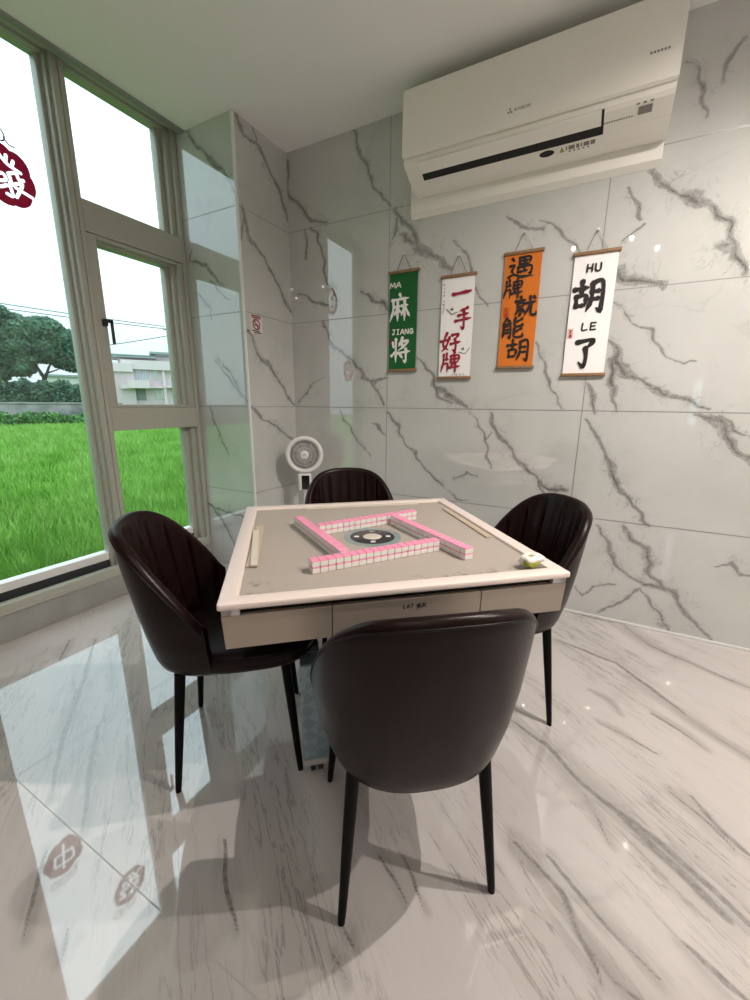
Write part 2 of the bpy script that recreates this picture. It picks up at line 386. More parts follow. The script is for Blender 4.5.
# ------------------------------------------------------------------ brush lettering
GLYPH = {
 '一': [[(.4,5.7),(3,5.4),(6,4.9),(9.6,4.3)],[(.6,6.2),(9.4,5.0)]],
 '手': [[(7,1.2),(5.4,1.8),(3,2.2)],[(2.5,4),(7.8,3.3)],[(1,6.1),(9.2,5.2)],[(5.2,1.8),(5.5,6),(5.2,9.2),(3.8,8.2)]],
 '好': [[(3.2,1),(1.5,6),(4,8.6)],[(4.4,3),(3.2,6.5),(1,9.2)],[(.4,4.6),(5,3.8)],[(5.6,2),(8.6,1.6),(7,3.8)],[(7,3.8),(7.5,6.5),(7.1,9.1),(5.8,8.3)],[(5.2,5.9),(9.7,5)]],
 '牌': [[(1.8,1.2),(1.6,5),(.5,9.3)],[(1.8,3.6),(4.2,3.2)],[(3.2,.7),(3.2,3.4)],[(1.8,5.6),(3.7,5.3),(3.6,9.2)],[(7,.3),(6.3,1.6)],[(5.2,1.9),(5.2,4.9)],[(5.2,1.9),(8.8,1.6),(8.6,4.7)],[(5.2,3.3),(8.6,3.1)],[(5.2,4.8),(8.6,4.6)],[(7,1.8),(6.6,5),(5,6.6)],[(4.4,7.2),(9.6,6.5)],[(7.4,5.2),(7.4,9.9)]],
 '遇': [[(4.2,.8),(4.3,3.8)],[(4.2,.8),(8.2,.6),(8,3.6)],[(4.3,2.2),(8,2.1)],[(4.3,3.6),(8,3.5)],[(3.8,5),(3.9,8)],[(3.8,5),(8.8,4.6),(8.7,8),(7.8,7.6)],[(6.1,.8),(6.1,7)],[(4.9,7),(7.6,6.5)],[(1.4,.8),(2.2,2)],[(.7,4),(2.4,3.8),(1.4,6),(2.2,7.6)],[(.3,9),(2.2,8),(5,9.2),(9.9,9.2)]],
 '就': [[(2.6,.5),(3,1.6)],[(.5,2.4),(5,2)],[(1.4,3.4),(1.5,5.2)],[(1.4,3.4),(4,3.2),(3.9,5)],[(1.5,5),(3.9,4.8)],[(2.8,5.2),(2.8,8.9),(1.9,8.2)],[(1.6,6.6),(.5,8.5)],[(3.8,6.4),(4.7,7.7)],[(5.2,3.6),(9.5,3.1)],[(6.8,.8),(6.6,5),(4.5,9.5)],[(7.4,3.6),(7.4,8),(8,9),(9.7,8.8),(9.7,7.3)],[(8.4,.9),(9.3,2)]],
 '能': [[(2.6,.5),(1,3.2),(4.2,2.7)],[(3.6,1.6),(4.6,3.4)],[(1.4,4.2),(1.1,9.5)],[(1.4,4.2),(4.2,4),(4.2,9.2),(3.3,8.6)],[(1.4,5.7),(4.1,5.5)],[(1.4,7.2),(4.1,7)],[(9,1),(6.4,2.6)],[(6.2,.5),(6.2,4),(9.3,4),(9.3,2.9)],[(9,5.4),(6.4,7)],[(6.2,5),(6.2,8.9),(9.6,8.9),(9.6,7.4)]],
 '胡': [[(.5,2.8),(4.9,2.4)],[(2.7,.6),(2.7,4.8)],[(1.2,5),(1.3,8.3)],[(1.2,5),(4.2,4.8),(4,8)],[(1.3,7.8),(4,7.6)],[(6,1.4),(6,6),(4.6,9.5)],[(6,1.4),(9.1,1.1),(9.1,9.3),(7.7,8.6)],[(6,3.8),(8.9,3.6)],[(6,6),(8.9,5.8)]],
 '了': [[(1.8,1.9),(7.8,1.3),(5,4)],[(5,3.8),(5.5,6.5),(4.8,9.3),(2.8,7.9)]],
 '麻': [[(5,.1),(5.6,1.2)],[(1.4,2),(9.3,1.6)],[(1.8,2),(1.8,5.6),(.3,9.5)],[(2.6,4.4),(5.4,4.2)],[(4,2.8),(4,9.5)],[(4,4.6),(2.4,7.4)],[(4.2,5),(5.4,6.6)],[(6,4.2),(9,4)],[(7.4,2.6),(7.4,9.5)],[(7.3,4.4),(5.8,7.6)],[(7.6,4.6),(9.9,8.1)]],
 '将': [[(2.6,.7),(2.6,9.5)],[(1,2),(1.6,4)],[(.5,6.9),(2.4,5.4)],[(5.8,.3),(4,3.4)],[(5.2,1.8),(8.7,1.4),(6.6,3.4),(3.8,5)],[(5.6,2.8),(6.4,3.6)],[(3.6,6),(9.7,5.4)],[(7.6,4.6),(7.6,9.3),(6.3,8.6)],[(5,6.8),(6,7.9)]],
 '發': [[(1.2,1.6),(4,1.4),(.8,4.2)],[(2,2.4),(2.8,3.2)],[(5.8,.6),(6.8,2.6),(9.4,4.4)],[(7.6,.8),(6.8,1.9)],[(8.8,2),(7.8,3)],[(1.4,4.8),(4.2,4.6),(4.2,6),(1.6,6.2),(1.6,7.4),(4.4,7.2),(4,9.4),(2.8,8.9)],[(5.8,4.6),(5.6,6),(5,6.6)],[(5.8,4.6),(8,4.5),(8,5.8),(9.2,6)],[(5.2,7),(8.4,6.8),(5,9.6)],[(6,7.6),(9.5,9.7)]],
 '中': [[(1.6,2.6),(1.8,6.6)],[(1.6,2.6),(8.6,2.2),(8.3,6.2)],[(1.8,6.3),(8.2,6)],[(5,.4),(5,9.7)]],
 '雀': [[(5,.4),(5,3)],[(3,1.4),(1.6,3)],[(7,1.2),(8.6,2.6)],[(5.6,2.6),(.8,6.2)],[(3,4.4),(3,9.6)],[(5.8,3.2),(6.4,4.2)],[(3,4.6),(9,4.3)],[(3,6.1),(8.6,6)],[(3,7.6),(8.6,7.5)],[(3,9.3),(9.4,9.2)],[(6,4.4),(6,9.2)]],
 '友': [[(.8,2.6),(9.2,2.2)],[(4,.4),(3.4,5),(.6,9.4)],[(3.6,4.6),(7.4,4.4),(5.8,7.4),(2.6,9.6)],[(3.8,5.6),(6,8),(9.6,9.6)]],
 'M': [[(1,9),(1.8,1),(4.8,7),(8,1),(9,9)]], 'A': [[(1,9),(5,1),(8.6,9)],[(2.6,6.2),(7.4,6)]], 'J': [[(3,1),(8.4,1)],[(6,1),(6,7.6),(4,9),(2,7.4)]],
 'I': [[(5,1),(5,9)],[(3,1),(7,1)],[(3,9),(7,9)]], 'N': [[(1.4,9),(1.8,1),(8,9),(8.2,1)]], 'G': [[(8.4,2.4),(5,1),(2,4),(2.4,8),(6,9),(8.4,7.4),(8.4,5.4),(5.4,5.4)]],
 'H': [[(2,1),(1.8,9)],[(8,1),(7.8,9)],[(2,5),(8,4.8)]], 'U': [[(2,1),(2,7),(5,9),(8,7),(8,1)]], 'L': [[(2.4,1),(2.2,8.8),(8,8.6)]], 'E': [[(2.4,1),(2.2,9)],[(2.4,1),(8,1)],[(2.3,5),(7,4.8)],[(2.2,9),(8.2,8.8)]],
 'T': [[(1,1.2),(9,1)],[(5,1),(5,9)]], 'S': [[(8,2),(5,1),(2.4,2.8),(5,5),(8,7),(5,9),(2,8)]], 'B': [[(2,1),(2,9)],[(2,1),(7.4,2),(7,4.4),(2,5)],[(2,5),(8,6.4),(7.4,8.4),(2,9)]],
}
def catmull(P, n=5):
    if len(P) == 2: P = [P[0], ((P[0][0] + P[1][0]) / 2, (P[0][1] + P[1][1]) / 2), P[1]]
    Q = [P[0]] + list(P) + [P[-1]]; out = []
    for i in range(1, len(Q) - 2):
        p0, p1, p2, p3 = Q[i - 1:i + 3]
        for k in range(n):
            t = k / n
            out.append(tuple(.5 * (2 * p1[j] + (p2[j] - p0[j]) * t + (2 * p0[j] - 5 * p1[j] + 4 * p2[j] - p3[j]) * t * t + (3 * p1[j] - p0[j] - 3 * p2[j] + p3[j]) * t ** 3) for j in (0, 1)))
    return out + [P[-1]]

def brush(bm, strokes, put, sx, sy, lw, taper=True, mi=0):
    """ribbons of varying width; put(a, b) gives the 3-D point of a plane position; every piece lies a hair above the last"""
    o_, a_, b_ = (Vector(put(*q)) for q in ((0, 0), (1, 0), (0, 1)))
    up = (b_ - o_).cross(a_ - o_).normalized(); put0 = put; lift = [len(bm.faces) % 7 * 3e-5]
    def put(a, b): return Vector(put0(a, b)) + up * lift[0]
    for s in strokes:
        C = [(x * sx, y * sy) for x, y in catmull(s)]; n = len(C); L = []; R = []
        for i, c in enumerate(C):
            a, b = C[max(i - 1, 0)], C[min(i + 1, n - 1)]
            dx, dy = b[0] - a[0], b[1] - a[1]; q = math.hypot(dx, dy) or 1e-9; nx, ny = -dy / q, dx / q
            t = i / (n - 1)
            w = lw * .5 * ((1.15 - .45 * math.sin(PI * min(1, t * 1.3)) if t < .77 else 1.15 - 2.6 * (t - .62)) if taper else 1.0)
            w = max(w, lw * .16)
            L.append(bm.verts.new(put(c[0] + nx * w, c[1] + ny * w))); R.append(bm.verts.new(put(c[0] - nx * w, c[1] - ny * w)))
        for i in range(n - 1):
            f = bm.faces.new((L[i], L[i + 1], R[i + 1], R[i])); f.material_index = mi
        lift[0] += 2.5e-5
        for c, w in ((C[0], lw * (.56 if taper else .5)), (C[-1], lw * (.12 if taper else .5))):
            V = [bm.verts.new(put(c[0] + w * math.cos(2 * PI * k / 8), c[1] + w * math.sin(2 * PI * k / 8))) for k in range(8)]
            f = bm.faces.new(V); f.material_index = mi; lift[0] += 2.5e-5

def write(bm, text, put, x, y, w, h, lw, gap=.0, taper=True, mi=0):
    """text in a row of equal cells filling w x h at (x, y), y down"""
    cw = w / len(text)
    for i, chh in enumerate(text):
        if chh in GLYPH:
            brush(bm, GLYPH[chh], lambda a, b, i=i: put(x + i * cw + a, y + b), (cw - gap) / 10, h / 10, lw, taper, mi)

# ------------------------------------------------------------------ marble grids: a grid mesh carrying the distance to the nearest vein
VEINS_BACK = [(7, [(-0.008,2.809),(0.029,2.634),(0.146,2.527),(0.188,2.445),(0.287,2.408)]),
 (5, [(0.502,2.883),(0.604,2.719),(0.704,2.566),(0.775,2.419)]),
 (5, [(0.186,2.392),(0.298,2.202),(0.329,2.067),(0.384,1.925)]),
 (4, [(0.141,2.4),(0.164,2.199)]),
 (5, [(0.063,2.006),(0.201,1.937),(0.35,1.886)]),
 (7, [(0.577,1.951),(0.737,1.871),(0.797,1.823)]),
 (9, [(0.744,1.889),(0.782,1.837)]),
 (6, [(0.288,1.777),(0.376,1.631),(0.55,1.506),(0.676,1.363),(0.774,1.213)]),
 (7, [(0.592,1.411),(0.705,1.373),(0.797,1.391)]),
 (3, [(0.058,1.212),(0.168,1.367),(0.261,1.408)]),
 (3, [(0.43,1.195),(0.548,0.997),(0.636,0.85)]),
 (3, [(0.675,1.08),(0.745,1.058),(0.788,1.029)]),
 (11, [(0.828,2.397),(0.884,2.316),(0.953,2.25),(0.995,2.184),(1.075,2.123),(1.142,2.048),(1.206,2.007)]),
 (5, [(0.843,2.334),(0.851,2.267),(0.804,2.213)]),
 (5, [(0.859,2.232),(0.968,2.199)]),
 (4, [(1.234,2.162),(1.275,2.083),(1.315,2.004),(1.369,1.901),(1.458,1.796)]),
 (4, [(1.691,2.194),(1.755,2.146),(1.792,2.074),(1.853,2.032),(1.895,1.993)]),
 (5, [(1.522,2.253),(1.591,2.184),(1.697,2.137)]),
 (6, [(1.012,1.517),(1.088,1.435),(1.191,1.298),(1.26,1.236)]),
 (8, [(1.237,1.304),(1.285,1.255),(1.353,1.206)]),
 (3, [(1.726,1.589),(1.776,1.475),(1.86,1.312),(1.901,1.214)]),
 (10, [(2.087,1.902),(2.122,1.898),(2.155,1.844),(2.208,1.824),(2.293,1.801)]),
 (9, [(2.08,1.53),(2.125,1.461),(2.17,1.412),(2.244,1.369)]),
 (5, [(2.244,1.369),(2.295,1.343),(2.442,1.279),(2.558,1.222)]),
 (12, [(2.097,1.502),(2.128,1.401),(2.159,1.299)]),
 (4, [(2.159,1.299),(2.165,1.217)]),
 (6, [(2.022,1.321),(2.063,1.218)]),
 (3, [(2.152,1.391),(2.226,1.369)]),
 (10, [(2.503,1.192),(2.602,1.156),(2.646,1.093),(2.713,1.019),(2.761,0.972)]),
 (5, [(2.599,1.185),(2.661,1.129),(2.739,1.104)]),
 (5, [(2.025,1.177),(2.1,1.029),(2.15,0.96)]),
 (8, [(2.15,0.96),(2.194,0.891),(2.259,0.766),(2.342,0.656),(2.383,0.611)]),
 (9, [(2.268,0.591),(2.335,0.5),(2.411,0.438),(2.47,0.311),(2.519,0.255)]),
 (6, [(2.136,0.538),(2.247,0.407),(2.345,0.319),(2.435,0.259)]),
 (9, [(2.435,0.259),(2.547,0.244),(2.625,0.156),(2.688,0.07)]),
 (5, [(2.688,0.07),(2.748,0.019)]),
 (5, [(2.421,0.229),(2.467,0.133),(2.546,0.019)]),
 (3, [(2.068,0.184),(2.129,0.143),(2.181,0.22),(2.299,0.237)]),
 (4, [(2.219,0.029),(2.336,0.174),(2.424,0.238)]),
 (3, [(2.696,0.426),(2.759,0.463),(2.826,0.414),(2.854,0.426)]),
 (5, [(2.241,2.698),(2.304,2.596),(2.359,2.46)]),
 (9, [(2.191,2.32),(2.244,2.252),(2.308,2.179)]),
 (14, [(2.308,2.179),(2.393,2.13)]),
 (7, [(2.393,2.13),(2.45,2.044),(2.535,1.957)]),
 (16, [(2.495,1.939),(2.537,1.941)]),
 (10, [(2.535,1.957),(2.617,1.816)]),
 (5, [(2.088,2.252),(2.104,2.198),(2.153,2.133)]),
 (4, [(2.171,2.092),(2.127,2.052),(2.092,2.014)]),
 (3, [(2.097,1.753),(2.163,1.648),(2.241,1.609),(2.296,1.517),(2.386,1.465),(2.444,1.426),(2.491,1.429)]),
 (5, [(0.801,1.166),(0.902,1.067),(0.934,0.981)]),
 (5, [(0.934,0.981),(1.026,0.897),(1.073,0.819)]),
 (5, [(1.073,0.819),(1.162,0.738),(1.234,0.697)]),
 (2.5, [(1.234,0.697),(1.32,0.645),(1.415,0.623)]),
 (3, [(1.286,0.756),(1.389,0.818),(1.468,0.799)]),
 (3, [(1.366,1.188),(1.428,1.11),(1.484,1.014),(1.565,0.839)]),
 (2.5, [(1.478,1.014),(1.536,1.065)]),
 (7, [(1.49,1.19),(1.538,1.114),(1.587,1.019),(1.66,0.926)]),
 (8, [(1.66,0.926),(1.741,0.86),(1.802,0.81)]),
 (5, [(1.802,0.81),(1.859,0.737),(1.892,0.68)]),
 (10, [(1.825,0.801),(1.894,0.777),(1.99,0.775)]),
 (4, [(1.114,1.373),(1.223,1.322),(1.285,1.267)]),
 (5, [(2.445,2.747),(2.397,2.688),(2.386,2.594)])]
VEINS_RETURN = [(9, [(-0.453,2.876),(-0.419,2.824)]),
 (7, [(-0.419,2.824),(-0.306,2.806),(-0.188,2.717),(-0.077,2.636),(-0.005,2.468)]),
 (7, [(-0.443,2.392),(-0.397,2.253),(-0.278,2.166)]),
 (7, [(-0.278,2.166),(-0.167,2.066),(-0.063,1.977),(0.001,1.871)]),
 (6, [(-0.469,1.694),(-0.346,1.52),(-0.177,1.39),(-0.008,1.219)]),
 (8, [(-0.458,1.192),(-0.361,1.108)]),
 (5, [(-0.361,1.108),(-0.201,1.038),(-0.045,0.96)]),
 (4, [(-0.316,2.885),(-0.288,2.814)]),
 (4, [(-0.436,2.359),(-0.474,2.209)])]
VEINS_PIER = [(6, [(-0.459,2.931),(-0.33,2.805),(-0.214,2.722),(-0.122,2.591),(-0.031,2.46)]),
 (4, [(-0.291,1.541),(-0.187,1.4),(-0.085,1.26)]),
 (3, [(-0.289,2.005),(-0.203,1.934),(-0.117,1.877)]),
 (4, [(-0.434,1.947),(-0.308,1.847),(-0.285,1.801)]),
 (5, [(-0.266,1.544),(-0.163,1.429),(-0.099,1.31),(-0.031,1.238)]),
 (4, [(-0.389,1.187),(-0.334,1.046),(-0.22,0.88)]),
 (5, [(-0.49,0.46),(-0.298,0.43),(-0.135,0.398)]),
 (6, [(-0.482,0.461),(-0.338,0.353),(-0.245,0.164)]),
 (5, [(-0.466,2.149),(-0.326,2.094),(-0.18,1.974)]),
 (4, [(-0.436,2.217),(-0.476,2.15)])]
VEINS_FLOOR = [(9, [(2.035,0.0),(2.366,-0.024),(2.475,-0.198),(2.619,-0.268),(2.83,-0.367)]),
 (8, [(2.038,-0.383),(2.301,-0.445),(2.457,-0.61),(2.593,-0.772),(2.72,-0.874)]),
 (10, [(1.92,-1.079),(2.064,-1.146),(2.173,-1.259),(2.291,-1.316),(2.393,-1.364),(2.489,-1.431),(2.565,-1.494)]),
 (9, [(2.016,-1.564),(2.139,-1.635),(2.191,-1.715),(2.258,-1.761),(2.31,-1.772)]),
 (6, [(2.144,-1.665),(2.182,-1.703),(2.215,-1.751),(2.229,-1.777)]),
 (6, [(2.413,-1.605),(2.461,-1.63),(2.514,-1.654)]),
 (5, [(2.189,-1.292),(2.235,-1.382),(2.266,-1.44)]),
 (5, [(2.433,-1.15),(2.508,-1.204),(2.575,-1.283)]),
 (5, [(2.225,-0.929),(2.32,-0.952),(2.427,-0.997)]),
 (5, [(2.418,-0.761),(2.511,-0.819),(2.579,-0.889)]),
 (12, [(2.29,-1.324),(2.427,-1.422),(2.514,-1.496)]),
 (8, [(2.493,-1.137),(2.551,-1.232),(2.616,-1.29)]),
 (7, [(2.099,-1.558),(2.235,-1.652),(2.36,-1.715)]),
 (4, [(1.685,-1.784),(1.756,-1.816),(1.806,-1.851)]),
 (4, [(1.749,-1.749),(1.802,-1.79),(1.86,-1.845)]),
 (4, [(2.197,-0.732),(2.273,-0.761),(2.315,-0.831)]),
 (7, [(-0.118,-1.57),(0.386,-1.93),(0.592,-2.075)]),
 (5, [(0.66,-1.865),(0.806,-1.957),(0.946,-2.023)]),
 (6, [(0.213,-1.828),(0.469,-1.997),(0.701,-2.138)]),
 (8, [(0.516,-1.888),(0.696,-2.018),(0.898,-2.136)]),
 (6, [(1.043,-2.334),(0.867,-2.216)]),
 (5, [(-0.232,-1.634),(-0.084,-1.748)]),
 (4, [(0.043,-1.584),(0.354,-1.75)]),
 (5, [(1.159,-2.322),(1.111,-2.287)]),
 (5, [(1.281,-1.959),(1.368,-2.027),(1.475,-2.088)]),
 (4, [(1.685,-2.016),(1.747,-2.048)]),
 (4, [(1.68,-1.966),(1.73,-1.991)])]
def wob(x, y, seed, g=1.0):
    r = np.random.RandomState(seed); a = np.zeros_like(x); b = np.zeros_like(x)
    for f, amp in ((4, .008 * g), (9, .0055 * g), (21, .0028 * g), (47, .0012 * g)):
        for _ in range(3):
            th = r.uniform(0, 2 * PI); p1, p2 = r.uniform(0, 2 * PI, 2); ph = f * 2 * PI * (x * math.cos(th) + y * math.sin(th)) / 2
            a += amp * np.sin(ph + p1); b += amp * np.sin(ph + p2)
    return a, b

def vein_field(x, y, veins, seed, wscale=1.75, tapered=True, g=1.0):
    wx, wy = wob(x, y, seed, g); px, py = x + wx, y + wy
    best = np.full(x.shape, 40.0)
    for w, pts in veins:
        w = w * .001 * wscale
        pts = np.array(pts)
        seg = np.hypot(*(pts[1:] - pts[:-1]).T); tot = seg.sum(); acc = 0
        lo = pts.min(0) - .25; hi = pts.max(0) + .25
        sel = np.nonzero((px > lo[0]) & (px < hi[0]) & (py > lo[1]) & (py < hi[1]))[0]
        if not len(sel): continue
        sx, sy = px[sel], py[sel]
        for (a, b), L in zip(zip(pts[:-1], pts[1:]), seg):
            d = b - a; t = np.clip(((sx - a[0]) * d[0] + (sy - a[1]) * d[1]) / max(L * L, 1e-9), 0, 1)
            dist = np.hypot(sx - a[0] - t * d[0], sy - a[1] - t * d[1])
            u = (acc + t * L) / tot
            ww = w * (.55 + .45 * np.sin(PI * np.clip(u, .05, .95))) if tapered else w
            best[sel] = np.minimum(best[sel], dist / ww); acc += L
    return best

def axis_steps(a, b, fine0, fine1, step, coarse):
    s = list(np.arange(fine0, fine1 + step * .5, step))
    lo = list(np.arange(a, fine0 - 1e-6, coarse)); hi = list(np.arange(fine1 + coarse, b, coarse))
    return np.array(sorted(set([round(v, 5) for v in lo + s + hi + [a, b]])))

def grid_data(us, vs, to3, veins, seed, flip=False, g=1.0):
    U, V = np.meshgrid(us, vs); u, v = U.ravel(), V.ravel()
    co = to3(u, v); nu, nv = len(us), len(vs)
    i = np.arange(nu * nv).reshape(nv, nu)
    q = np.stack([i[:-1, :-1], i[:-1, 1:], i[1:, 1:], i[1:, :-1]], -1).reshape(-1, 4)
    if flip: q = q[:, ::-1]
    return co, q, vein_field(u, v, veins, seed, g=g)

def grid_object(name, parts, material):
    co = np.concatenate([p[0] for p in parts]); off = np.cumsum([0] + [len(p[0]) for p in parts])
    q = np.concatenate([p[1] + o for p, o in zip(parts, off)]); at = np.concatenate([p[2] for p in parts])
    me = bpy.data.meshes.new(name)
    me.vertices.add(len(co)); me.vertices.foreach_set('co', co.astype(np.float32).ravel())
    me.loops.add(q.size); me.loops.foreach_set('vertex_index', q.astype(np.int32).ravel())
    me.polygons.add(len(q)); me.polygons.foreach_set('loop_start', np.arange(0, q.size, 4, dtype=np.int32))
    me.update(calc_edges=True)
    a = me.attributes.new('vein', 'FLOAT', 'POINT'); a.data.foreach_set('value', at.astype(np.float32))
    me.materials.append(material)
    return link(name, me)

def fast_mesh(name, co, faces, material, parent=None):
    """all faces of the same corner count"""
    co = np.asarray(co, np.float32); faces = np.asarray(faces, np.int32); k = faces.shape[1]
    me = bpy.data.meshes.new(name)
    me.vertices.add(len(co)); me.vertices.foreach_set('co', co.ravel())
    me.loops.add(faces.size); me.loops.foreach_set('vertex_index', faces.ravel())
    me.polygons.add(len(faces)); me.polygons.foreach_set('loop_start', np.arange(0, faces.size, k, dtype=np.int32))
    me.update(calc_edges=True); me.materials.append(material)
    return link(name, me, parent)

# ================================================================== THE ROOM  (back wall on y = 0, window wall near x = -0.5)
H = 2.886; DP = .478            # ceiling height, depth of the marble pier beside the window
XR, YF = 4.6, -5.6              # right and front walls, out of the picture
st = .006
o = grid_object('floor', [grid_data(axis_steps(-.5, XR, -.5, 3.3, st, .2), axis_steps(YF, 0, -2.8, 0, st, .2),
      lambda u, v: np.stack([u, v, 0 * u], 1), VEINS_FLOOR, 3, g=.3)], M['floor']); struct(o)
o = grid_object('wall_back', [grid_data(axis_steps(0, XR, 0, 3.0, st, .2), axis_steps(0, H, 0, H, st, .2),
      lambda u, v: np.stack([u, 0 * u, v], 1), VEINS_BACK, 5)], M['wall_back']); struct(o)
o = grid_object('wall_corner', [
      grid_data(axis_steps(-DP, 0, -DP, 0, st, .2), axis_steps(0, H, 0, H, st, .2), lambda u, v: np.stack([0 * u, u, v], 1), VEINS_RETURN, 7),
      grid_data(axis_steps(-.66, 0, -.66, 0, st, .2), axis_steps(0, H + .1, 0, H + .1, st, .2), lambda u, v: np.stack([u, 0 * u - DP, v], 1), VEINS_PIER, 9)], M['wall_pier']); struct(o)
struct(one('wall_right', lambda b: box(b, XR, XR + .1, YF - .1, .1, 0, H), M['plain_wall']))
def front_wall(b):
    box(b, -.66, 3.32, YF - .12, YF, 0, H); box(b, 3.92, XR, YF - .12, YF, 0, H)
    box(b, 3.32, 3.92, YF - .12, YF, 0, .90); box(b, 3.32, 3.92, YF - .12, YF, 1.66, H); box(b, 3.50, 3.92, YF - .12, YF, .90, 1.66)
struct(one('wall_front', front_wall, M['plain_wall']))
struct(one('wall_left', lambda b: box(b, -.66, -.5, YF, -1.945, 0, H + .09), M['plain_wall']))
def ceiling(b):
    box(b, -.445, XR, YF, 0, H, H + .12)
    box(b, -.66, -.445, YF, -DP + .0, H + .088, H + .12)
struct(one('ceiling', ceiling, M['ceiling']))
struct(one('baseboard_back', lambda b: box(b, .0, XR, -.006, -.0005, .0005, .014, .002), M['white_trim']))
struct(one('trim_1', lambda b: (box(b, -.0135, .0025, -DP - .0035, -DP + .010, .0, H - .0005, .002)), M['white_trim']))
def ceiling_track(b):
    box(b, -.452, -.41, -1.94, -DP - .002, H - .010, H - .0004, .002)
struct(one('trim_2', ceiling_track, M['track']))
struct(one('trim_3', lambda b: box(b, -.475, -.456, -1.94, -DP - .002, H + .0, H + .086), M['frame']))
def plinth(b):
    box(b, -.60, -.498, -1.944, -DP - .001, .0, .146, .004)
    box(b, -.60, -.490, -1.944, -DP - .001, .0005, .012, .003)
struct(one('baseboard_left', plinth, M['plinth']))

# ------------------------------------------------------------------ windows
XG = -.59
def window_frame(b, y0, y1, z0, z1, fw_l, fw_r, fw_t, b1l, b2l, b1r, b2r):
    """outer frame whose inner edge steps in towards the glass; y0 < y1"""
    for (a, c) in ((y0, y0 + fw_l), (y1 - fw_r, y1)):
        box(b, -.64, -.5, a, c, z0, z1, .003)
    box(b, -.64, -.502, y0 + fw_l, y1 - fw_r, z1 - fw_t, z1, .003)
    box(b, -.62, -.530, y0 + fw_l - .002, y0 + fw_l + b1l, z0, z1 - fw_t, .002)
    box(b, -.62, -.530, y1 - fw_r - b1r, y1 - fw_r + .002, z0, z1 - fw_t, .002)
    box(b, -.62, -.566, y0 + fw_l + b1l - .002, y0 + fw_l + b2l, z0, z1 - fw_t, .002)
    box(b, -.62, -.566, y1 - fw_r - b2r, y1 - fw_r - b1r + .002, z0, z1 - fw_t, .002)
    box(b, -.62, -.535, y0 + fw_l, y1 - fw_r, z1 - fw_t - .012, z1 - fw_t + .002, .002)
def bottom_rail(b, y0, y1):
    box(b, -.545, -.497, y0, y1, .147, .203, .004)
    box(b, -.545, -.489, y0, y1, .147, .160, .003)
def outer_rail(b, y0, y1):
    box(b, -.64, -.576, y0, y1, .238, .287, .003)
ZT = H + .086
w1 = struct(one('window_1', lambda b: window_frame(b, -1.944, -1.141, .147, ZT, .04, .031, .06, .015, .033, .015, .033), M['frame'], angle=35))
one('bottom_rail', lambda b: bottom_rail(b, -1.903, -1.173), M['frame'], w1)
one('outer_rail', lambda b: outer_rail(b, -1.903, -1.173), M['white_trim'], w1)
one('gasket', lambda b: (box(b, -.579, -.5455, -1.903, -1.173, .147, .192), box(b, -.63, -.5785, -1.903, -1.173, .147, .2375)), M['gasket'], w1)
one('pane', lambda b: box(b, XG - .004, XG, -1.885, -1.19, .25, ZT - .07), M['glass'], w1)
w2 = struct(one('window_2', lambda b: window_frame(b, -1.139, -.480, .147, ZT, .027, .030, .06, .010, .022, .032, .065), M['frame'], angle=35))
one('bottom_rail', lambda b: bottom_rail(b, -1.111, -.511), M['frame'], w2)
one('outer_rail', lambda b: outer_rail(b, -1.111, -.511), M['white_trim'], w2)
one('gasket', lambda b: (box(b, -.579, -.5455, -1.111, -.511, .147, .192), box(b, -.63, -.5785, -1.111, -.511, .147, .2375)), M['gasket'], w2)
one('transom', lambda b: box(b, -.64, -.5005, -1.1115, -.5105, 2.135, 2.294, .003), M['frame'], w2)
one('transom', lambda b: box(b, -.64, -.5005, -1.1115, -.5105, 1.052, 1.190, .003), M['frame'], w2)
def sash(b):
    y0, y1, z0, z1 = -1.110, -.512, 1.192, 2.133
    for (a, c) in ((y0, y0 + .050), (y1 - .040, y1)):
        box(b, -.62, -.506, a, c, z0, z1, .003)
    box(b, -.62, -.506, y0 + .050, y1 - .040, z0, z0 + .018, .003); box(b, -.62, -.506, y0 + .050, y1 - .040, z1 - .020, z1, .003)
    box(b, -.62, -.535, y1 - .062, y1 - .038, z0 + .018, z1 - .020, .002); box(b, -.62, -.570, y1 - .088, y1 - .060, z0 + .018, z1 - .020, .002)
    box(b, -.62, -.545, y0 + .048, y0 + .058, z0 + .018, z1 - .020, .002)
    box(b, -.62, -.545, y0 + .05, y1 - .06, z1 - .032, z1 - .018, .002)
sh = one('sash', sash, M['frame'], w2, angle=35)
one('pane', lambda b: box(b, XG - .004, XG, -1.055, -.59, 1.205, 2.104), M['glass'], sh)
def handle(b):
    box(b, -.506, -.488, -1.090, -1.064, 1.655, 1.690, .003); box(b, -.495, -.470, -1.090, -1.044, 1.672, 1.690, .003); box(b, -.484, -.470, -1.058, -1.044, 1.556, 1.690, .003)
one('handle', handle, M['black_metal'], sh)
one('pane', lambda b: box(b, XG - .004, XG, -1.10, -.57, 2.29, ZT - .07), M['glass'], w2)
one('pane', lambda b: box(b, XG - .004, XG, -1.10, -.57, .25, 1.056), M['glass'], w2)
w3 = struct(one('window_3', lambda b: [box(b, x0, x1, YF - .1, YF - .03, z0, z1, .004) for x0, x1, z0, z1 in ((3.32, 3.35, .90, 1.66), (3.47, 3.50, .90, 1.66), (3.35, 3.47, .90, .93), (3.35, 3.47, 1.63, 1.66))], M['frame']))
one('pane', lambda b: box(b, 3.345, 3.475, YF - .07, YF - .065, .925, 1.635), M['glass'], w3)

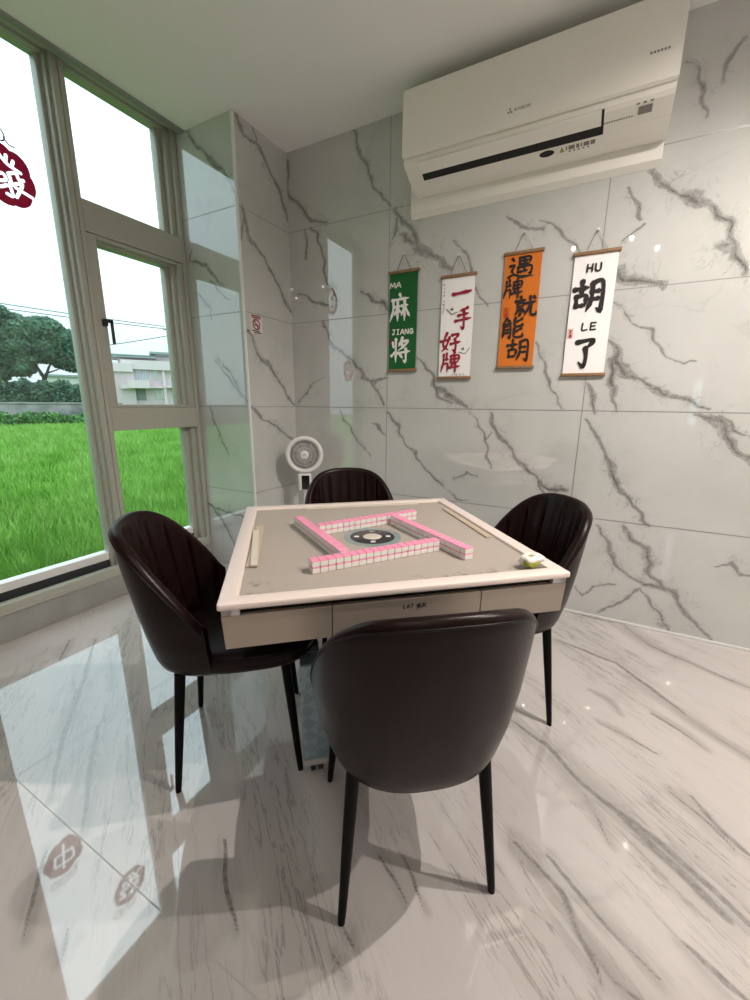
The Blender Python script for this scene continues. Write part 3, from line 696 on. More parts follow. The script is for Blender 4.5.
# stickers on the big pane (inside face)
def sticker(y, z, rx, rz, rot, char, label, seed):
    t = thing('window_sticker', label, 'sticker', (XG + .0012, y, z), 0, 'stickers on the big window pane')
    cr, sr = math.cos(rot), math.sin(rot)
    # as seen from the room a runs to the right (+y), b runs down
    def put(dx):
        return lambda a, b: (dx, a * cr + b * sr, -(b * cr - a * sr))
    r = random.Random(seed); lob = [r.uniform(.06, .16) for _ in range(7)]
    q = .0016; A, B = np.meshgrid(np.arange(-1.25 * rx, 1.25 * rx, q), np.arange(-1.25 * rz, 1.25 * rz, q)); A, B = A.ravel(), B.ravel()
    th = np.arctan2(B / rz, A / rx); kk = 7 * ((th / (2 * PI)) % 1)
    edge = 1 + np.array(lob)[np.minimum(kk.astype(int), 6)] * np.abs(np.sin(PI * kk)) ** .7
    keep = np.hypot(A / rx, B / rz) < edge
    for s in GLYPH[char]:                                            # the character is cut out of the vinyl
        P = [(-rx * .74 + x * rx * .148, -rz * .76 + y * rz * .152) for x, y in catmull(s)]
        for (ax, ay), (bx_, by_) in zip(P, P[1:]):
            L2 = (bx_ - ax) ** 2 + (by_ - ay) ** 2 + 1e-12; tt = np.clip(((A - ax) * (bx_ - ax) + (B - ay) * (by_ - ay)) / L2, 0, 1)
            keep &= np.hypot(A - ax - tt * (bx_ - ax), B - ay - tt * (by_ - ay)) > rx * .068
    a_, b_ = A[keep], B[keep]; e = q / 2
    def c3(a, b): return np.stack([0 * a, a * cr + b * sr, -(b * cr - a * sr)], 1)
    v = np.stack([c3(a_ + i * e, b_ + j * e) for i, j in ((-1, 1), (1, 1), (1, -1), (-1, -1))], 1).reshape(-1, 3)
    fast_mesh('vinyl', v, np.arange(len(v)).reshape(-1, 4), M['sticker_red'], t)
    def doodle(bm):
        p = put(.0008)
        for cx, cy, ax, ay in ((-.02, -1.45, .22, .26), (.5, -1.32, .2, .24)):
            ring = [(rx * (cx + ax * math.cos(2 * PI * k / 14)) , rz * (cy + ay * math.sin(2 * PI * k / 14))) for k in range(15)]
            brush(bm, [ring], p, 1, 1, rx * .055, False); brush(bm, [[(rx * (cx - ax * .4), rz * cy), (rx * (cx + ax * .4), rz * cy)]], p, 1, 1, rx * .05, False)
        sq = [(-.75, -1.5), (-.42, -1.62), (-.3, -1.25), (-.62, -1.14), (-.75, -1.5)]
        for a, c in zip(sq, sq[1:]): brush(bm, [[(rx * a[0], rz * a[1]), (rx * c[0], rz * c[1])]], p, 1, 1, rx * .06, False)
        brush(bm, [[(rx * .62, -rz * 1.2), (rx * .72, -rz * .98), (rx * .9, -rz * .9)]], p, 1, 1, rx * .055, False)
    one('doodles', doodle, M['ink_black'], t)
sticker(-1.402, 2.295, .108, .125, .34, '發', 'red cloud-shaped sticker with a white character high on the pane beside the mullion', 4)
sticker(-1.735, 1.60, .098, .118, .12, '中', 'red cloud-shaped sticker lower on the pane beside the left frame', 8)

# ------------------------------------------------------------------ no-smoking notice on the marble return
t = thing('no_smoking_sign', 'small white notice with a dark red no-smoking ring on the marble corner', 'sign', (.0012, -.376, 1.735))
one('plate', lambda b: box(b, 0, .0016, -.056, .056, -.061, .061, .0006), M['sign_white'], t)
def sign_marks(bm):
    p = lambda a, b: (.0022, a, -b)
    brush(bm, [[(.03 * math.cos(2 * PI * k / 24), .03 * math.sin(2 * PI * k / 24)) for k in range(25)]], p, 1, 1, .009, False)
    brush(bm, [[(-.022, -.026), (.022, .026)]], p, 1, 1, .009, False)
    brush(bm, [[(-.018, .004), (.018, .004)]], p, 1, 1, .007, False, 1)
    brush(bm, [[(-.042, -.052), (.042, -.052)], [(-.036, -.041), (.038, -.041)]], p, 1, 1, .008, False)
    brush(bm, [[(-.04, .041), (.03, .041)], [(-.02, .052), (.046, .052)]], p, 1, 1, .007, False, 1)
one('marks', sign_marks, [M['sign_red'], M['ink_black']], t)

# ------------------------------------------------------------------ hanging scrolls
def scroll(name_label, x0, x1, ztop, zbot, xn, zn, paper, items, cordmat):
    W = x1 - x0; Ht = ztop - zbot
    t = thing('hanging_scroll', name_label, 'scroll', (x0, 0, ztop), 0, 'calligraphy scrolls on the marble wall')
    def sheet(b):
        n = 14
        for i in range(n):
            za, zb = -.012 - (Ht - .024) * i / n, -.012 - (Ht - .024) * (i + 1) / n
            ya, yb = (-.0105 - .0012 * math.sin(PI * i / n * 2 + x0 * 9), -.0105 - .0012 * math.sin(PI * (i + 1) / n * 2 + x0 * 9))
            V = [b.verts.new(p) for p in ((.006, ya, za), (W - .006, ya, za), (W - .006, yb, zb), (.006, yb, zb))]
            b.faces.new(V)
        bmesh.ops.remove_doubles(b, verts=b.verts[:], dist=1e-5)
        r = bmesh.ops.extrude_face_region(b, geom=b.faces[:])
        bmesh.ops.translate(b, vec=(0, .0016, 0), verts=[v for v in r['geom'] if isinstance(v, bmesh.types.BMVert)])
        bmesh.ops.recalc_face_normals(b, faces=b.faces[:])
    one('paper', sheet, paper, t)
    one('top_rod', lambda b: box(b, -.004, W + .004, -.019, -.003, -.017, 0, .0035, 3), M['rod'], t, angle=40)
    one('bottom_rod', lambda b: box(b, -.003, W + .003, -.019, -.003, -Ht, -Ht + .017, .0035, 3), M['rod'], t, angle=40)
    nx, nz = xn - x0, zn - ztop
    one('hanging_cord', lambda b: tube(b, [(W * .26, -.011, -.004), (nx - .002, -.011, nz), (nx + .002, -.011, nz), (W * .74, -.011, -.004)], .0014, 6), cordmat, t, True)
    def hook(b):
        lathe(b, [(0, 0), (.008, 0), (.008, .003), (.004, .006), (.003, .014), (.005, .018), (.005, .018), (0, .019)], 14, 0, Matrix.Translation((nx, -.0005, nz - .002)) @ Matrix.Rotation(PI / 2, 4, 'X'))
    one('hook', hook, M['hook'], t, True)
    put = lambda a, b: (a, -.0128 - .0006, -b)
    for nm, mt, fn in items:
        for g in (fn if isinstance(fn, list) else [fn]):
            one(nm, lambda bm: g(bm, put, W, Ht), mt, t)
    return t
def chars(L, taper=True):
    def single(text, u0, v0, u1, v1, lw):
        return lambda bm, put, W, Ht: write(bm, text, put, u0 * W, v0 * Ht, (u1 - u0) * W, (v1 - v0) * Ht, lw, gap=.0, taper=taper)
    return [single(*q) for q in L]
def seal(u0, v0, u1, v1):
    def fn(bm, put, W, Ht):
        w, h = (u1 - u0) * W, (v1 - v0) * Ht
        for txt, yy in (('友', 0), ('雀', .5)):
            write(bm, txt, put, u0 * W, v0 * Ht + yy * h, w, h * .48, .0028, taper=False)
        P = [(u0 * W - .002, v0 * Ht - .002), (u1 * W + .002, v0 * Ht - .002), (u1 * W + .002, v1 * Ht + .002), (u0 * W - .002, v1 * Ht + .002), (u0 * W - .002, v0 * Ht - .002)]
        for a, c in zip(P, P[1:]): brush(bm, [[a, c]], put, 1, 1, .0012, False)
    return fn
scroll('green hanging scroll with white brush characters, nearest the corner', .807, 1.012, 2.043, 1.435, .907, 2.133, M['scroll_green'], [
    ('character', M['white_ink'], chars([('麻', .04, .225, .74, .50, .0195), ('将', .10, .65, .80, .915, .0195)])),
    ('small_lettering', M['white_ink'], chars([('MA', .04, .105, .44, .165, .0075), ('JIANG', .12, .565, .88, .625, .0072)], False)),
    ('seal', M['sign_red'], seal(.07, .655, .14, .72))], M['cord_dark'])
def scribble(bm, put, r, x, y, s):
    for _ in range(3):
        a = (x + r.uniform(-.5, .5) * s, y + r.uniform(-.5, .5) * s); c = (x + r.uniform(-.5, .5) * s, y + r.uniform(-.5, .5) * s)
        brush(bm, [[a, c]], put, 1, 1, s * .28, False)
def tiny_column(bm, put, W, Ht):
    r = random.Random(3)
    for i, v in enumerate((.085, .12, .155, .19, .235, .27, .305, .34)): scribble(bm, put, r, .10 * W, v * Ht, .011)
def tiny_footer(bm, put, W, Ht):
    r = random.Random(4)
    for i, u in enumerate((.47, .58, .68, .78)): scribble(bm, put, r, u * W, .955 * Ht, .010)
def bracket(a, b, c, blob):
    def fn(bm, put, W, Ht):
        for p, q in ((a, b), (b, c)): brush(bm, [[(p[0] * W, p[1] * Ht), (q[0] * W, q[1] * Ht)]], put, 1, 1, .0036, False)
        scribble(bm, put, random.Random(6), blob[0] * W, blob[1] * Ht, .018)
    return fn
scroll('white hanging scroll with crimson brush characters beside the green scroll', 1.160, 1.371, 1.976, 1.381, 1.260, 2.078, M['scroll_white'], [
    ('character', M['ink_red'], chars([('一', .34, .095, .93, .245, .0165), ('手', .42, .29, .97, .53, .0185), ('好', .04, .525, .68, .74, .018), ('牌', .06, .73, .70, .945, .0155)])),
    ('small_lettering', M['grey_print'], [tiny_column, tiny_footer]), ('bracket_mark', M['ink_black'], [bracket((.2, .315), (.36, .37), (.52, .35), (.36, .315)), bracket((.62, .735), (.80, .755), (.93, .70), (.74, .70))])], M['cord_dark'])
scroll('orange hanging scroll with black brush characters', 1.523, 1.728, 2.047, 1.432, 1.622, 2.137, M['scroll_orange'], [
    ('character', M['ink_black'], chars([('遇', .14, .045, .80, .225, .0155), ('牌', .02, .22, .58, .395, .0135), ('就', .38, .37, .96, .555, .0155), ('能', .05, .545, .66, .735, .0155), ('胡', .24, .735, .86, .935, .0165)])),
    ('seal', M['seal_red'], seal(.10, .46, .24, .54))], M['cord'])
scroll('white hanging scroll with two large black brush characters', 1.878, 2.090, 1.995, 1.382, 1.978, 2.092, M['scroll_white'], [
    ('character', M['ink_black'], chars([('胡', .08, .215, .78, .48, .0265), ('了', .20, .665, .80, .935, .026)])),
    ('small_lettering', M['ink_black'], chars([('HU', .30, .095, .66, .165, .0085), ('LE', .33, .555, .70, .625, .0085)], False)),
    ('seal', M['seal_red'], seal(.07, .605, .16, .675))], M['cord'])

# ------------------------------------------------------------------ air conditioner
ac = thing('air_conditioner', 'large white wall-mounted air conditioner under the ceiling', 'air conditioner', (1.0, 0, 0))
AW = 1.21
one('backboard', lambda b: (box(b, -.05, 1.205, -.026, -.001, 2.335, 2.845, .003), prism(b, [(-.001, 2.312), (-.026, 2.336), (-.001, 2.336)], 0, -.05, 1.205)), M['ac_board'], ac)
low = [(-.027, 2.80), (-.235, 2.80), (-.243, 2.500), (-.238, 2.487), (-.226, 2.474), (-.100, 2.411), (-.09, 2.407), (-.027, 2.407)]
one('casing', lambda b: prism(b, low, 0, 0, AW), M['ac_white'], ac)
fp = [(-.2365, 2.812), (-.254, 2.812), (-.262, 2.803), (-.266, 2.535), (-.262, 2.516), (-.250, 2.508), (-.2445, 2.515)]
def front_panel(b):
    v = prism(b, fp, 0, -.002, AW + .002)
    es = [e for e in b.edges if len({round(w.co.x, 4) for w in e.verts}) == 1]
    bmesh.ops.bevel(b, geom=es, offset=.003, segments=2, affect='EDGES')
one('front_panel', front_panel, M['ac_white'], ac, angle=30)
# the sloping underside: unit vectors along it
P1 = Vector((0, -.226, 2.474)); P2 = Vector((0, -.100, 2.411)); ds = (P2 - P1).normalized(); nsl = Vector((0, ds.z, -ds.y)) if False else Vector((0, -abs(ds.z), -abs(ds.y))).normalized()
Lsl = (P2 - P1).length
def slope(x, s, h): return P1 + ds * (s * Lsl) + nsl * h + Vector((x, 0, 0))
def slab(b, x0, x1, s0, s1, h0, h1, mi=0):
    V = [b.verts.new(slope(x, s, h)) for h in (h0, h1) for s in (s0, s1) for x in (x0, x1)]
    for q in ((0, 1, 3, 2), (4, 6, 7, 5), (0, 4, 5, 1), (2, 3, 7, 6), (0, 2, 6, 4), (1, 5, 7, 3)):
        f = b.faces.new([V[i] for i in q]); f.material_index = mi
one('outlet', lambda b: (slab(b, .084, .955, .25, .63, -.001, .0016), slab(b, .945, .955, -.12, .63, -.001, .0016)), M['dark_slot'], ac)
one('louver', lambda b: (slab(b, .084, .945, -.12, .13, .0018, .0070), slab(b, .084, .945, .134, .34, .0018, .0050)), M['ac_flap'], ac)
one('access_cover', lambda b: slab(b, 1.03, 1.20, .55, .95, .0008, .0022), M['ac_white'], ac)
one('status_window', lambda b: slab(b, 1.085, 1.135, .10, .32, .001, .003), M['grey_print'], ac)
def emblem(b):
    for ang in (90, 210, 330):
        a = math.radians(ang); c = Vector((.022 * 0, 0, 0))
        u = Vector((math.cos(a), 0, math.sin(a))); w = Vector((-math.sin(a), 0, math.cos(a)))
        V = [b.verts.new(Vector((.555, -.2667, 2.566)) + p) for p in (u * .0, u * .0075 + w * .0043, u * .015, u * .0075 - w * .0043)]
        b.faces.new(V)
one('emblem', emblem, M['grey_print'], ac)
one('logo_lettering', lambda b: write(b, 'MITSUBISHI', lambda a, c: (a, -.2668, -c), .575, -2.574, .075, .012, .0016, .0012, False), M['grey_print'], ac)
def bars(L): return lambda b: [slab(b, x0, x1, s, s + hh, .0005, .0012) for x0, x1, s, hh in L]
one('warning_print', bars([(x0, x1, .72, .13) for x0, x1 in ((.80, .806), (.812, .838), (.845, .858), (.864, .870), (.876, .90), (.905, .925))] + [(.812 + i * .02, .82 + i * .02, .88, .05) for i in range(5)]), M['grey_print'], ac)
one('indicator_print', bars([(x, x + .012, -.02, .05) for x in (1.075, 1.10, 1.125)]), M['grey_print'], ac)
one('series_print', bars([(.955 + i * .0095, .961 + i * .0095, .30, .035) for i in range(12)]), M['grey_print'], ac)
def oval(b):
    V = [b.verts.new(slope(.715 + .034 * math.cos(2 * PI * k / 24), .80 + .11 * math.sin(2 * PI * k / 24), .0013)) for k in range(24)]
    b.faces.new(V)
one('oval_badge', oval, M['dark_slot'], ac)
def tri(b):
    V = [b.verts.new(slope(x, s, .0013)) for x, s in ((.772, .88), (.794, .88), (.783, .70))]; b.faces.new(V)
one('warning_triangle', tri, mat('warning_yellow', (.35, .30, .10), .6), ac)
one('model_print', lambda b: [box(b, 1.10 + i * .012, 1.108 + i * .012, -.2668, -.2662, 2.612, 2.620) for i in range(6)], M['grey_print'], ac)

# ------------------------------------------------------------------ ceiling downlights (out of the picture above and behind the camera)
LAMPS = [((2.80, -1.25), 1.0, 'over the right of the room'), ((1.64, -2.74), .05, 'behind the near chair'), ((2.17, -2.68), .05, 'beside the one behind the near chair'), ((2.43, -3.12), .08, 'above the doorway side'), ((3.5, -4.3), .12, 'in the front right corner'), ((3.75, -1.25), .85, 'added by the right wall as fill light')]  # last entry is an added source that brightens the right side
LAMP_W = 150.0
for (x, y), k, where in LAMPS:
    t = thing('ceiling_downlight', 'small round recessed ceiling downlight ' + where, 'downlight', (x, y, H), 0, 'recessed downlights in the ceiling')
    one('ring', lambda b: lathe(b, [(.011, -.002), (.036, -.006), (.048, -.005), (.052, -.001)], 28), M['lamp_white'], t, True)
    one('lens', lambda b: lathe(b, [(0, -.003), (.011, -.003)], 28), M['lamp_glow'], t)
    L = bpy.data.lights.new('downlight_beam', 'SPOT'); L.energy = LAMP_W * k; L.color = (1, .905, .83)
    L.spot_size = math.radians(165); L.spot_blend = .7; L.shadow_soft_size = .018
    lo = bpy.data.objects.new('downlight_beam', L); COL.objects.link(lo); lo.location = (x, y, H - .02)
SKY = 3.2
EXPO = 0.08
# ------------------------------------------------------------------ mahjong table
TX, TY, TA = 1.3655, -1.243, .7184
TZ = .745; HS = .5005
tb = thing('mahjong_table', 'square automatic mahjong table with pale frame and taupe cloth', 'table', (TX, TY, 0), TA)
def rsq(h, r, n=5):
    P = []
    for cx, cy, a0 in ((1, 1, 0), (-1, 1, 90), (-1, -1, 180), (1, -1, 270)):
        for k in range(n):
            a = math.radians(a0 + 90 * k / (n - 1)); P.append((cx * (h - r) + r * math.cos(a), cy * (h - r) + r * math.sin(a)))
    return P
def ring_sweep(b, prof, r0=.009, n=5):
    rings = [[b.verts.new((x, y, z)) for x, y in rsq(HS - d, max(r0 - d, .0025), n)] for d, z in prof]
    m = len(rings[0])
    for A, B in zip(rings, rings[1:] + rings[:1]):
        for k in range(m): b.faces.new((A[k], A[(k + 1) % m], B[(k + 1) % m], B[k]))
one('frame', lambda b: ring_sweep(b, [(.006, .7275), (.001, .729), (0, .731), (0, .7405), (.0012, .7435), (.004, .745), (.044, .7455), (.0475, .744), (.0495, .740), (.0495, .728)]), M['table_frame'], tb, angle=38)
one('playing_cloth', lambda b: box(b, -.4502, .4502, -.4502, .4502, .728, .7355), M['cloth'], tb)
one('body', lambda b: box(b, -.472, .472, -.472, .472, .632, .7275), M['black_box'], tb)
SEAM = .215
for k in range(4):
    R = Matrix.Rotation(k * PI / 2, 4, 'Z')
    def panel(b, x0, x1):
        a, c, z0, z1 = -.4925, -.488, .615, .7090
        ox0 = 0 if abs(x0) < .4 else (.0045); ox1 = 0 if abs(x1) < .4 else (-.0045)
        V = [(x0, a, z1), (x1, a, z1), (x1 + ox1, c, z0), (x0 + ox0, c, z0)]
        I = [(x0 + (.013 if abs(x0) > .4 else 0), -.474, z1), (x1 - (.013 if abs(x1) > .4 else 0), -.474, z1), (x1 - (.016 if abs(x1) > .4 else 0), -.474, z0), (x0 + (.016 if abs(x0) > .4 else 0), -.474, z0)]
        vs = [b.verts.new(p) for p in V + I]
        for q in ((0, 1, 2, 3), (7, 6, 5, 4), (0, 4, 5, 1), (1, 5, 6, 2), (2, 6, 7, 3), (3, 7, 4, 0)): b.faces.new([vs[i] for i in q])
        bmesh.ops.recalc_face_normals(b, faces=b.faces[:])
        bmesh.ops.bevel(b, geom=b.edges[:], offset=.0012, segments=2, affect='EDGES')
        bmesh.ops.transform(b, matrix=R, verts=b.verts[:])
    one('side_panel', lambda b: panel(b, -.4925, -SEAM - .0008), M['skirt'], tb)
    dr = one('drawer_front', lambda b: panel(b, -SEAM + .0008, SEAM - .0008), M['skirt'], tb)
    one('side_panel', lambda b: panel(b, SEAM + .0008, .4925), M['skirt'], tb)
    if k == 0:
        def logo(b):
            put = lambda a, c: (a, -.4812 + (c + .700) * .0 - .0002, -c)
            write(b, 'LAT', put, -.020, -.692, .034, .013, .0026, .0018, False)
            write(b, '雀友', put, .018, -.693, .032, .0145, .0021, .001, False)
            for v in b.verts: v.co.y += -.4928 + (.7090 - v.co.z) / .094 * .0045 - .0003 + .4814
        one('lettering', logo, M['ink_black'], dr)
    def corner(b):
        box(b, .447, .4915, -.4915, -.466, .7095, .7272, .001); box(b, .466, .4915, -.4915, -.447, .7095, .7272, .001)
        bmesh.ops.transform(b, matrix=R, verts=b.verts[:])
    one('corner_block', corner, M['silver'], tb)
def machine(b):
    P = [(.455, .632), (.455, .600), (.43, .590), (.36, .545), (.27, .530)]
    rings = [[b.verts.new((x, y, z)) for x, y in rsq(h, .03, 4)] for h, z in P]; m = len(rings[0])
    for A, B in zip(rings, rings[1:]):
        for k in range(m): b.faces.new((A[k], B[k], B[(k + 1) % m], A[(k + 1) % m]))
    b.faces.new(rings[0]); b.faces.new(rings[-1][::-1])
one('machine_housing', machine, M['black_box'], tb)
one('pedestal', lambda b: box(b, -.13, .13, -.13, .13, .385, .532, .01), M['black_box'], tb)
LRX, LRY = .255, .305
for sx, sy in ((-1, -1), (1, -1), (1, 1), (-1, 1)):
    x, y = sx * LRX, sy * LRY
    lg = one('leg', lambda b: box(b, x - .045, x + .045, y - .034, y + .034, .074, .435, .006, 2), M['table_leg'], tb)
    one('end_cap', lambda b: box(b, x - .0455, x + .0455, y - .0345, y + .0345, .052, .074, .004), M['cap_grey'], lg)
    def caster(b):
        cyl(b, (x, y, .036), (x, y, .053), .012); box(b, x - .02, x + .02, y - .014, y + .022, .026, .044, .004)
        for s in (-1, 1): cyl(b, (x + s * .006, y + .006, .0205), (x + s * .021, y + .006, .0205), .020, n=20)
    one('caster', caster, M['black_box'], lg)
for s in (-1, 1):
    one('crossbar', lambda b: box(b, -LRX + .046, LRX - .046, s * LRY - .022, s * LRY + .022, .385, .435, .004), M['table_leg'], tb)
    one('crossbar', lambda b: box(b, s * LRX - .022, s * LRX + .022, -LRY + .035, LRY - .035, .385, .435, .004), M['table_leg'], tb)
one('brace', lambda b: (box(b, -.232, .232, -.03, .03, .386, .430)), M['black_box'], tb)
CDX, CDY = -.004, -.030
cd = one('centre_disc', lambda b: lathe(b, [(0, .7362), (.108, .7362), (.110, .7357)], 48), M['disc_grey'], tb)
cd.location = (CDX, CDY, 0)
one('dice_ring', lambda b: lathe(b, [(0, .7365), (.084, .7365), (.085, .7362)], 48), M['disc_black'], cd)
one('dice_dome', lambda b: lathe(b, [(0, .7415), (.012, .7412), (.026, .7398), (.034, .7375), (.036, .7365)], 36), M['disc_dome'], cd, True)
for k in range(4):
    a = k * PI / 2 + .55 - TA
    one('button', lambda b: box(b, -.0085, .0085, -.0085, .0085, .7366, .7374, .0004, M4=Matrix.Translation((.060 * math.cos(a), .060 * math.sin(a), 0)) @ Matrix.Rotation(a, 4, 'Z')), M['fan_white'] if k != 1 else M['disc_grey'], cd)

# tile walls: eighteen stacks of two in each row
TW, TL, TH = .0254, .0352, .0200
def tile_mesh():
    b = bmesh.new()
    box(b, -TW / 2 + .0006, TW / 2 - .0006, -TL / 2, TL / 2, 0, TH, .0022, 2)
    geom = b.verts[:] + b.edges[:] + b.faces[:]
    bmesh.ops.bisect_plane(b, geom=geom, plane_co=(0, 0, .0165), plane_no=(0, 0, 1))
    for f in b.faces: f.material_index = 1 if f.calc_center_median().z > .0165 else 0
    me = bpy.data.meshes.new('mahjong_tile'); b.to_mesh(me); b.free()
    me.materials.append(M['tile_white']); me.materials.append(M['tile_pink'])
    return me
TM = tile_mesh()
ORD = 'first second third fourth fifth sixth seventh eighth ninth tenth eleventh twelfth thirteenth fourteenth fifteenth sixteenth seventeenth eighteenth'.split()
ROWS = [('front', (1.513, -1.468), 55.2, 'left'), ('right', (1.5755, -1.199), -31.8, 'far'), ('left', (1.2385, -1.414), -32.6, 'far'), ('back', (1.305, -1.1535), 59.0, 'left')]
ZC = .7357
for row, (cx, cy), ang, end in ROWS:
    a = math.radians(ang)
    for i in range(18):
        s = (i - 8.5) * TW
        for lay in (0, 1):
            o = link('mahjong_tile', TM)
            jx, jy = rnd.uniform(-.0006, .0006), rnd.uniform(-.0006, .0006)
            o.location = (cx + s * math.cos(a) - jy * math.sin(a), cy + s * math.sin(a) + jy * math.cos(a), ZC + .0002 + lay * (TH + .0003))
            o.rotation_euler = (0, 0, a + rnd.uniform(-.004, .004))
            tag(o, f"pink-backed white mahjong tile, {'upper' if lay else 'lower'} layer, {ORD[i]} from the {end} end of {row} row", 'mahjong tile', f'mahjong tiles stacked in the {row} row')

def T(x, y, z=0):   # table frame to world
    return (TX + x * math.cos(TA) - y * math.sin(TA), TY + x * math.sin(TA) + y * math.cos(TA), z)
def stick(name, label, x, y, L, W, rot, z, m, th=.006):
    o = one(name, lambda b: box(b, -W / 2, W / 2, -L / 2, L / 2, 0, th, .001), m)
    o.location = T(x, y, z); o.rotation_euler = (0, 0, TA + rot); tag(o, label, 'tile stick', 'flat sticks on the cloth'); return o
stick('tile_pusher', 'flat beige stick lying on the cloth along the left table edge', -.428, -.035, .43, .034, -.02, ZC + .0003, M['stick'])
stick('tile_pusher', 'pale flat stick lying on top of the beige stick by the left edge', -.431, -.075, .36, .022, .035, ZC + .0066, M['stick_pale'], .005)
stick('tile_pusher', 'flat pale stick on the cloth along the far table edge', .05, .430, .56, .026, PI / 2, ZC + .0003, M['stick_pale'])
stick('tile_pusher', 'flat beige stick lying along the right table edge', .428, .085, .44, .026, 0, ZC + .0003, M['stick'])

# crumpled wrapper in the right corner
def wrapper(b, r, seed, sc):
    bmesh.ops.create_icosphere(b, subdivisions=3, radius=r)
    rr = random.Random(seed)
    dirs = [Vector((rr.gauss(0, 1), rr.gauss(0, 1), rr.gauss(0, 1))).normalized() for _ in range(34)]
    for v in b.verts:
        n = v.co.normalized(); k = 1
        for i, d in enumerate(dirs): k += (.24 if i % 2 else -.22) * max(0, n.dot(d)) ** 14
        v.co = Vector((v.co.x * k * sc[0], v.co.y * k * sc[1], v.co.z * k * sc[2]))
    zmin = min(v.co.z for v in b.verts)
    for v in b.verts: v.co.z -= zmin
wp = thing('crumpled_wrapper', 'small crumpled white and green wrapper in the right table corner', 'wrapper', (1.957, -1.290, ZC + .0004), TA)
one('film', lambda b: wrapper(b, .029, 3, (1.25, .85, .75)), M['wrap_white'], wp)
def green_patch(b):
    wrapper(b, .0205, 6, (1.1, .75, .85)); bmesh.ops.translate(b, vec=(-.006, -.0135, .003), verts=b.verts[:])
one('green_film', green_patch, M['wrap_green'], wp)

# ------------------------------------------------------------------ chairs
FM = math.radians(88)
def zrim(phi):
    p = abs(math.degrees(phi))
    X = [0, 15, 32, 45, 54, 62, 71, 79, 84, 88]; Z = [.878, .874, .858, .828, .795, .757, .708, .655, .618, .575]
    return float(np.mean([np.interp(abs(p + q), X, Z) for q in np.linspace(-6, 6, 13)]))
def ab(z):
    return (float(np.interp(z, [.40, .45, .52, .62, .75, .9], [.198, .216, .237, .251, .258, .260])),
            float(np.interp(z, [.40, .45, .60, .75, .9], [.200, .214, .244, .272, .296])))
YC = -.045
def spt(phi, a, b, z, n=2.5):
    e = 2 / n; s, c = math.sin(phi), max(math.cos(phi), 0)
    return Vector((a * math.copysign(abs(s) ** e, s), YC - b * c ** e, z))
def shell(bm):
    th = .031; NP = 165; cols = []
    step = math.radians(20)
    for i in range(NP):
        phi = -FM + 2 * FM * i / (NP - 1); zr = zrim(phi); col = []
        for z, s in ((.397, .72), (.398, .85), (.404, .94), (.420, .99)):
            a, b = ab(z); col.append(spt(phi, a * s, b * s, z))
        zt = zr - th * .5
        for k in range(15):
            z = .445 + (zt - .445) * (k / 14) ** 1.0; a, b = ab(z); col.append(spt(phi, a, b, z))
        a, b = ab(zt)
        for k in range(1, 7):
            t = PI * k / 7; r = th / 2
            col.append(spt(phi, a - r + r * math.cos(t), b - r + r * math.cos(t), zt + r * math.sin(t)))
        ph = (phi / step + .5) % 1 - .5
        crease = math.exp(-(ph * math.degrees(step) / 1.5) ** 2); puff = math.cos(PI * ph) ** .6
        for k in range(22):
            u = k / 21; z = zt + (.452 - zt) * u; a, b = ab(z)
            fade = min(1, max(0, (u - .03) / .09))
            d = th + fade * (-.0105 * crease + .004 * (puff - .6)) + .008 * u
            col.append(spt(phi, a - d, b - d, z))
        cols.append([bm.verts.new(p) for p in col])
    m = len(cols[0])
    for A, B in zip(cols, cols[1:]):
        for k in range(m): bm.faces.new((A[k], A[(k + 1) % m], B[(k + 1) % m], B[k]))
    bm.faces.new(cols[0]); bm.faces.new(cols[-1][::-1])
    bmesh.ops.recalc_face_normals(bm, faces=bm.faces[:])
def rim_piping(bm):
    pts = []
    for i in range(90):
        phi = -FM * .985 + 2 * FM * .985 * i / 89; z = zrim(phi) - .017; a, b = ab(z); pts.append(spt(phi, a + .0002, b + .0002, z))
    tube(bm, pts, .0026, 8)
def seat_pad(bm):
    prof = [(.4055, .0), (.4055, .72), (.409, .88), (.418, .955), (.432, .99), (.450, 1.0), (.464, .985), (.474, .945), (.480, .86), (.484, .6), (.485, .3), (.485, 0)]
    n = 64; rings = []
    for z, s in prof:
        if s == 0: rings.append([bm.verts.new((0, .03, z))]); continue
        R = []
        for k in range(n):
            t = 2 * PI * k / n; c, q = math.cos(t), math.sin(t); e = 2 / 3.2
            x = .222 * math.copysign(abs(c) ** e, c); y = .238 * math.copysign(abs(q) ** e, q)
            if y < 0: x *= 1 - .16 * (y / .238) ** 2
            R.append(bm.verts.new((x * s, .034 + y * s, z)))
        rings.append(R)
    for A, B in zip(rings, rings[1:]):
        for k in range(n):
            if len(A) == 1: bm.faces.new((A[0], B[(k + 1) % n], B[k]))
            elif len(B) == 1: bm.faces.new((A[k], A[(k + 1) % n], B[0]))
            else: bm.faces.new((A[k], A[(k + 1) % n], B[(k + 1) % n], B[k]))
    bmesh.ops.recalc_face_normals(bm, faces=bm.faces[:])
def seat_seam(bm):
    pts = []
    for k in range(64):
        t = 2 * PI * k / 64; c, q = math.cos(t), math.sin(t); e = 2 / 3.2
        x = .222 * math.copysign(abs(c) ** e, c); y = .238 * math.copysign(abs(q) ** e, q)
        if y < 0: x *= 1 - .16 * (y / .238) ** 2
        pts.append((x * .992, .034 + y * .992, .462))
    tube(bm, pts, .003, 6, True)
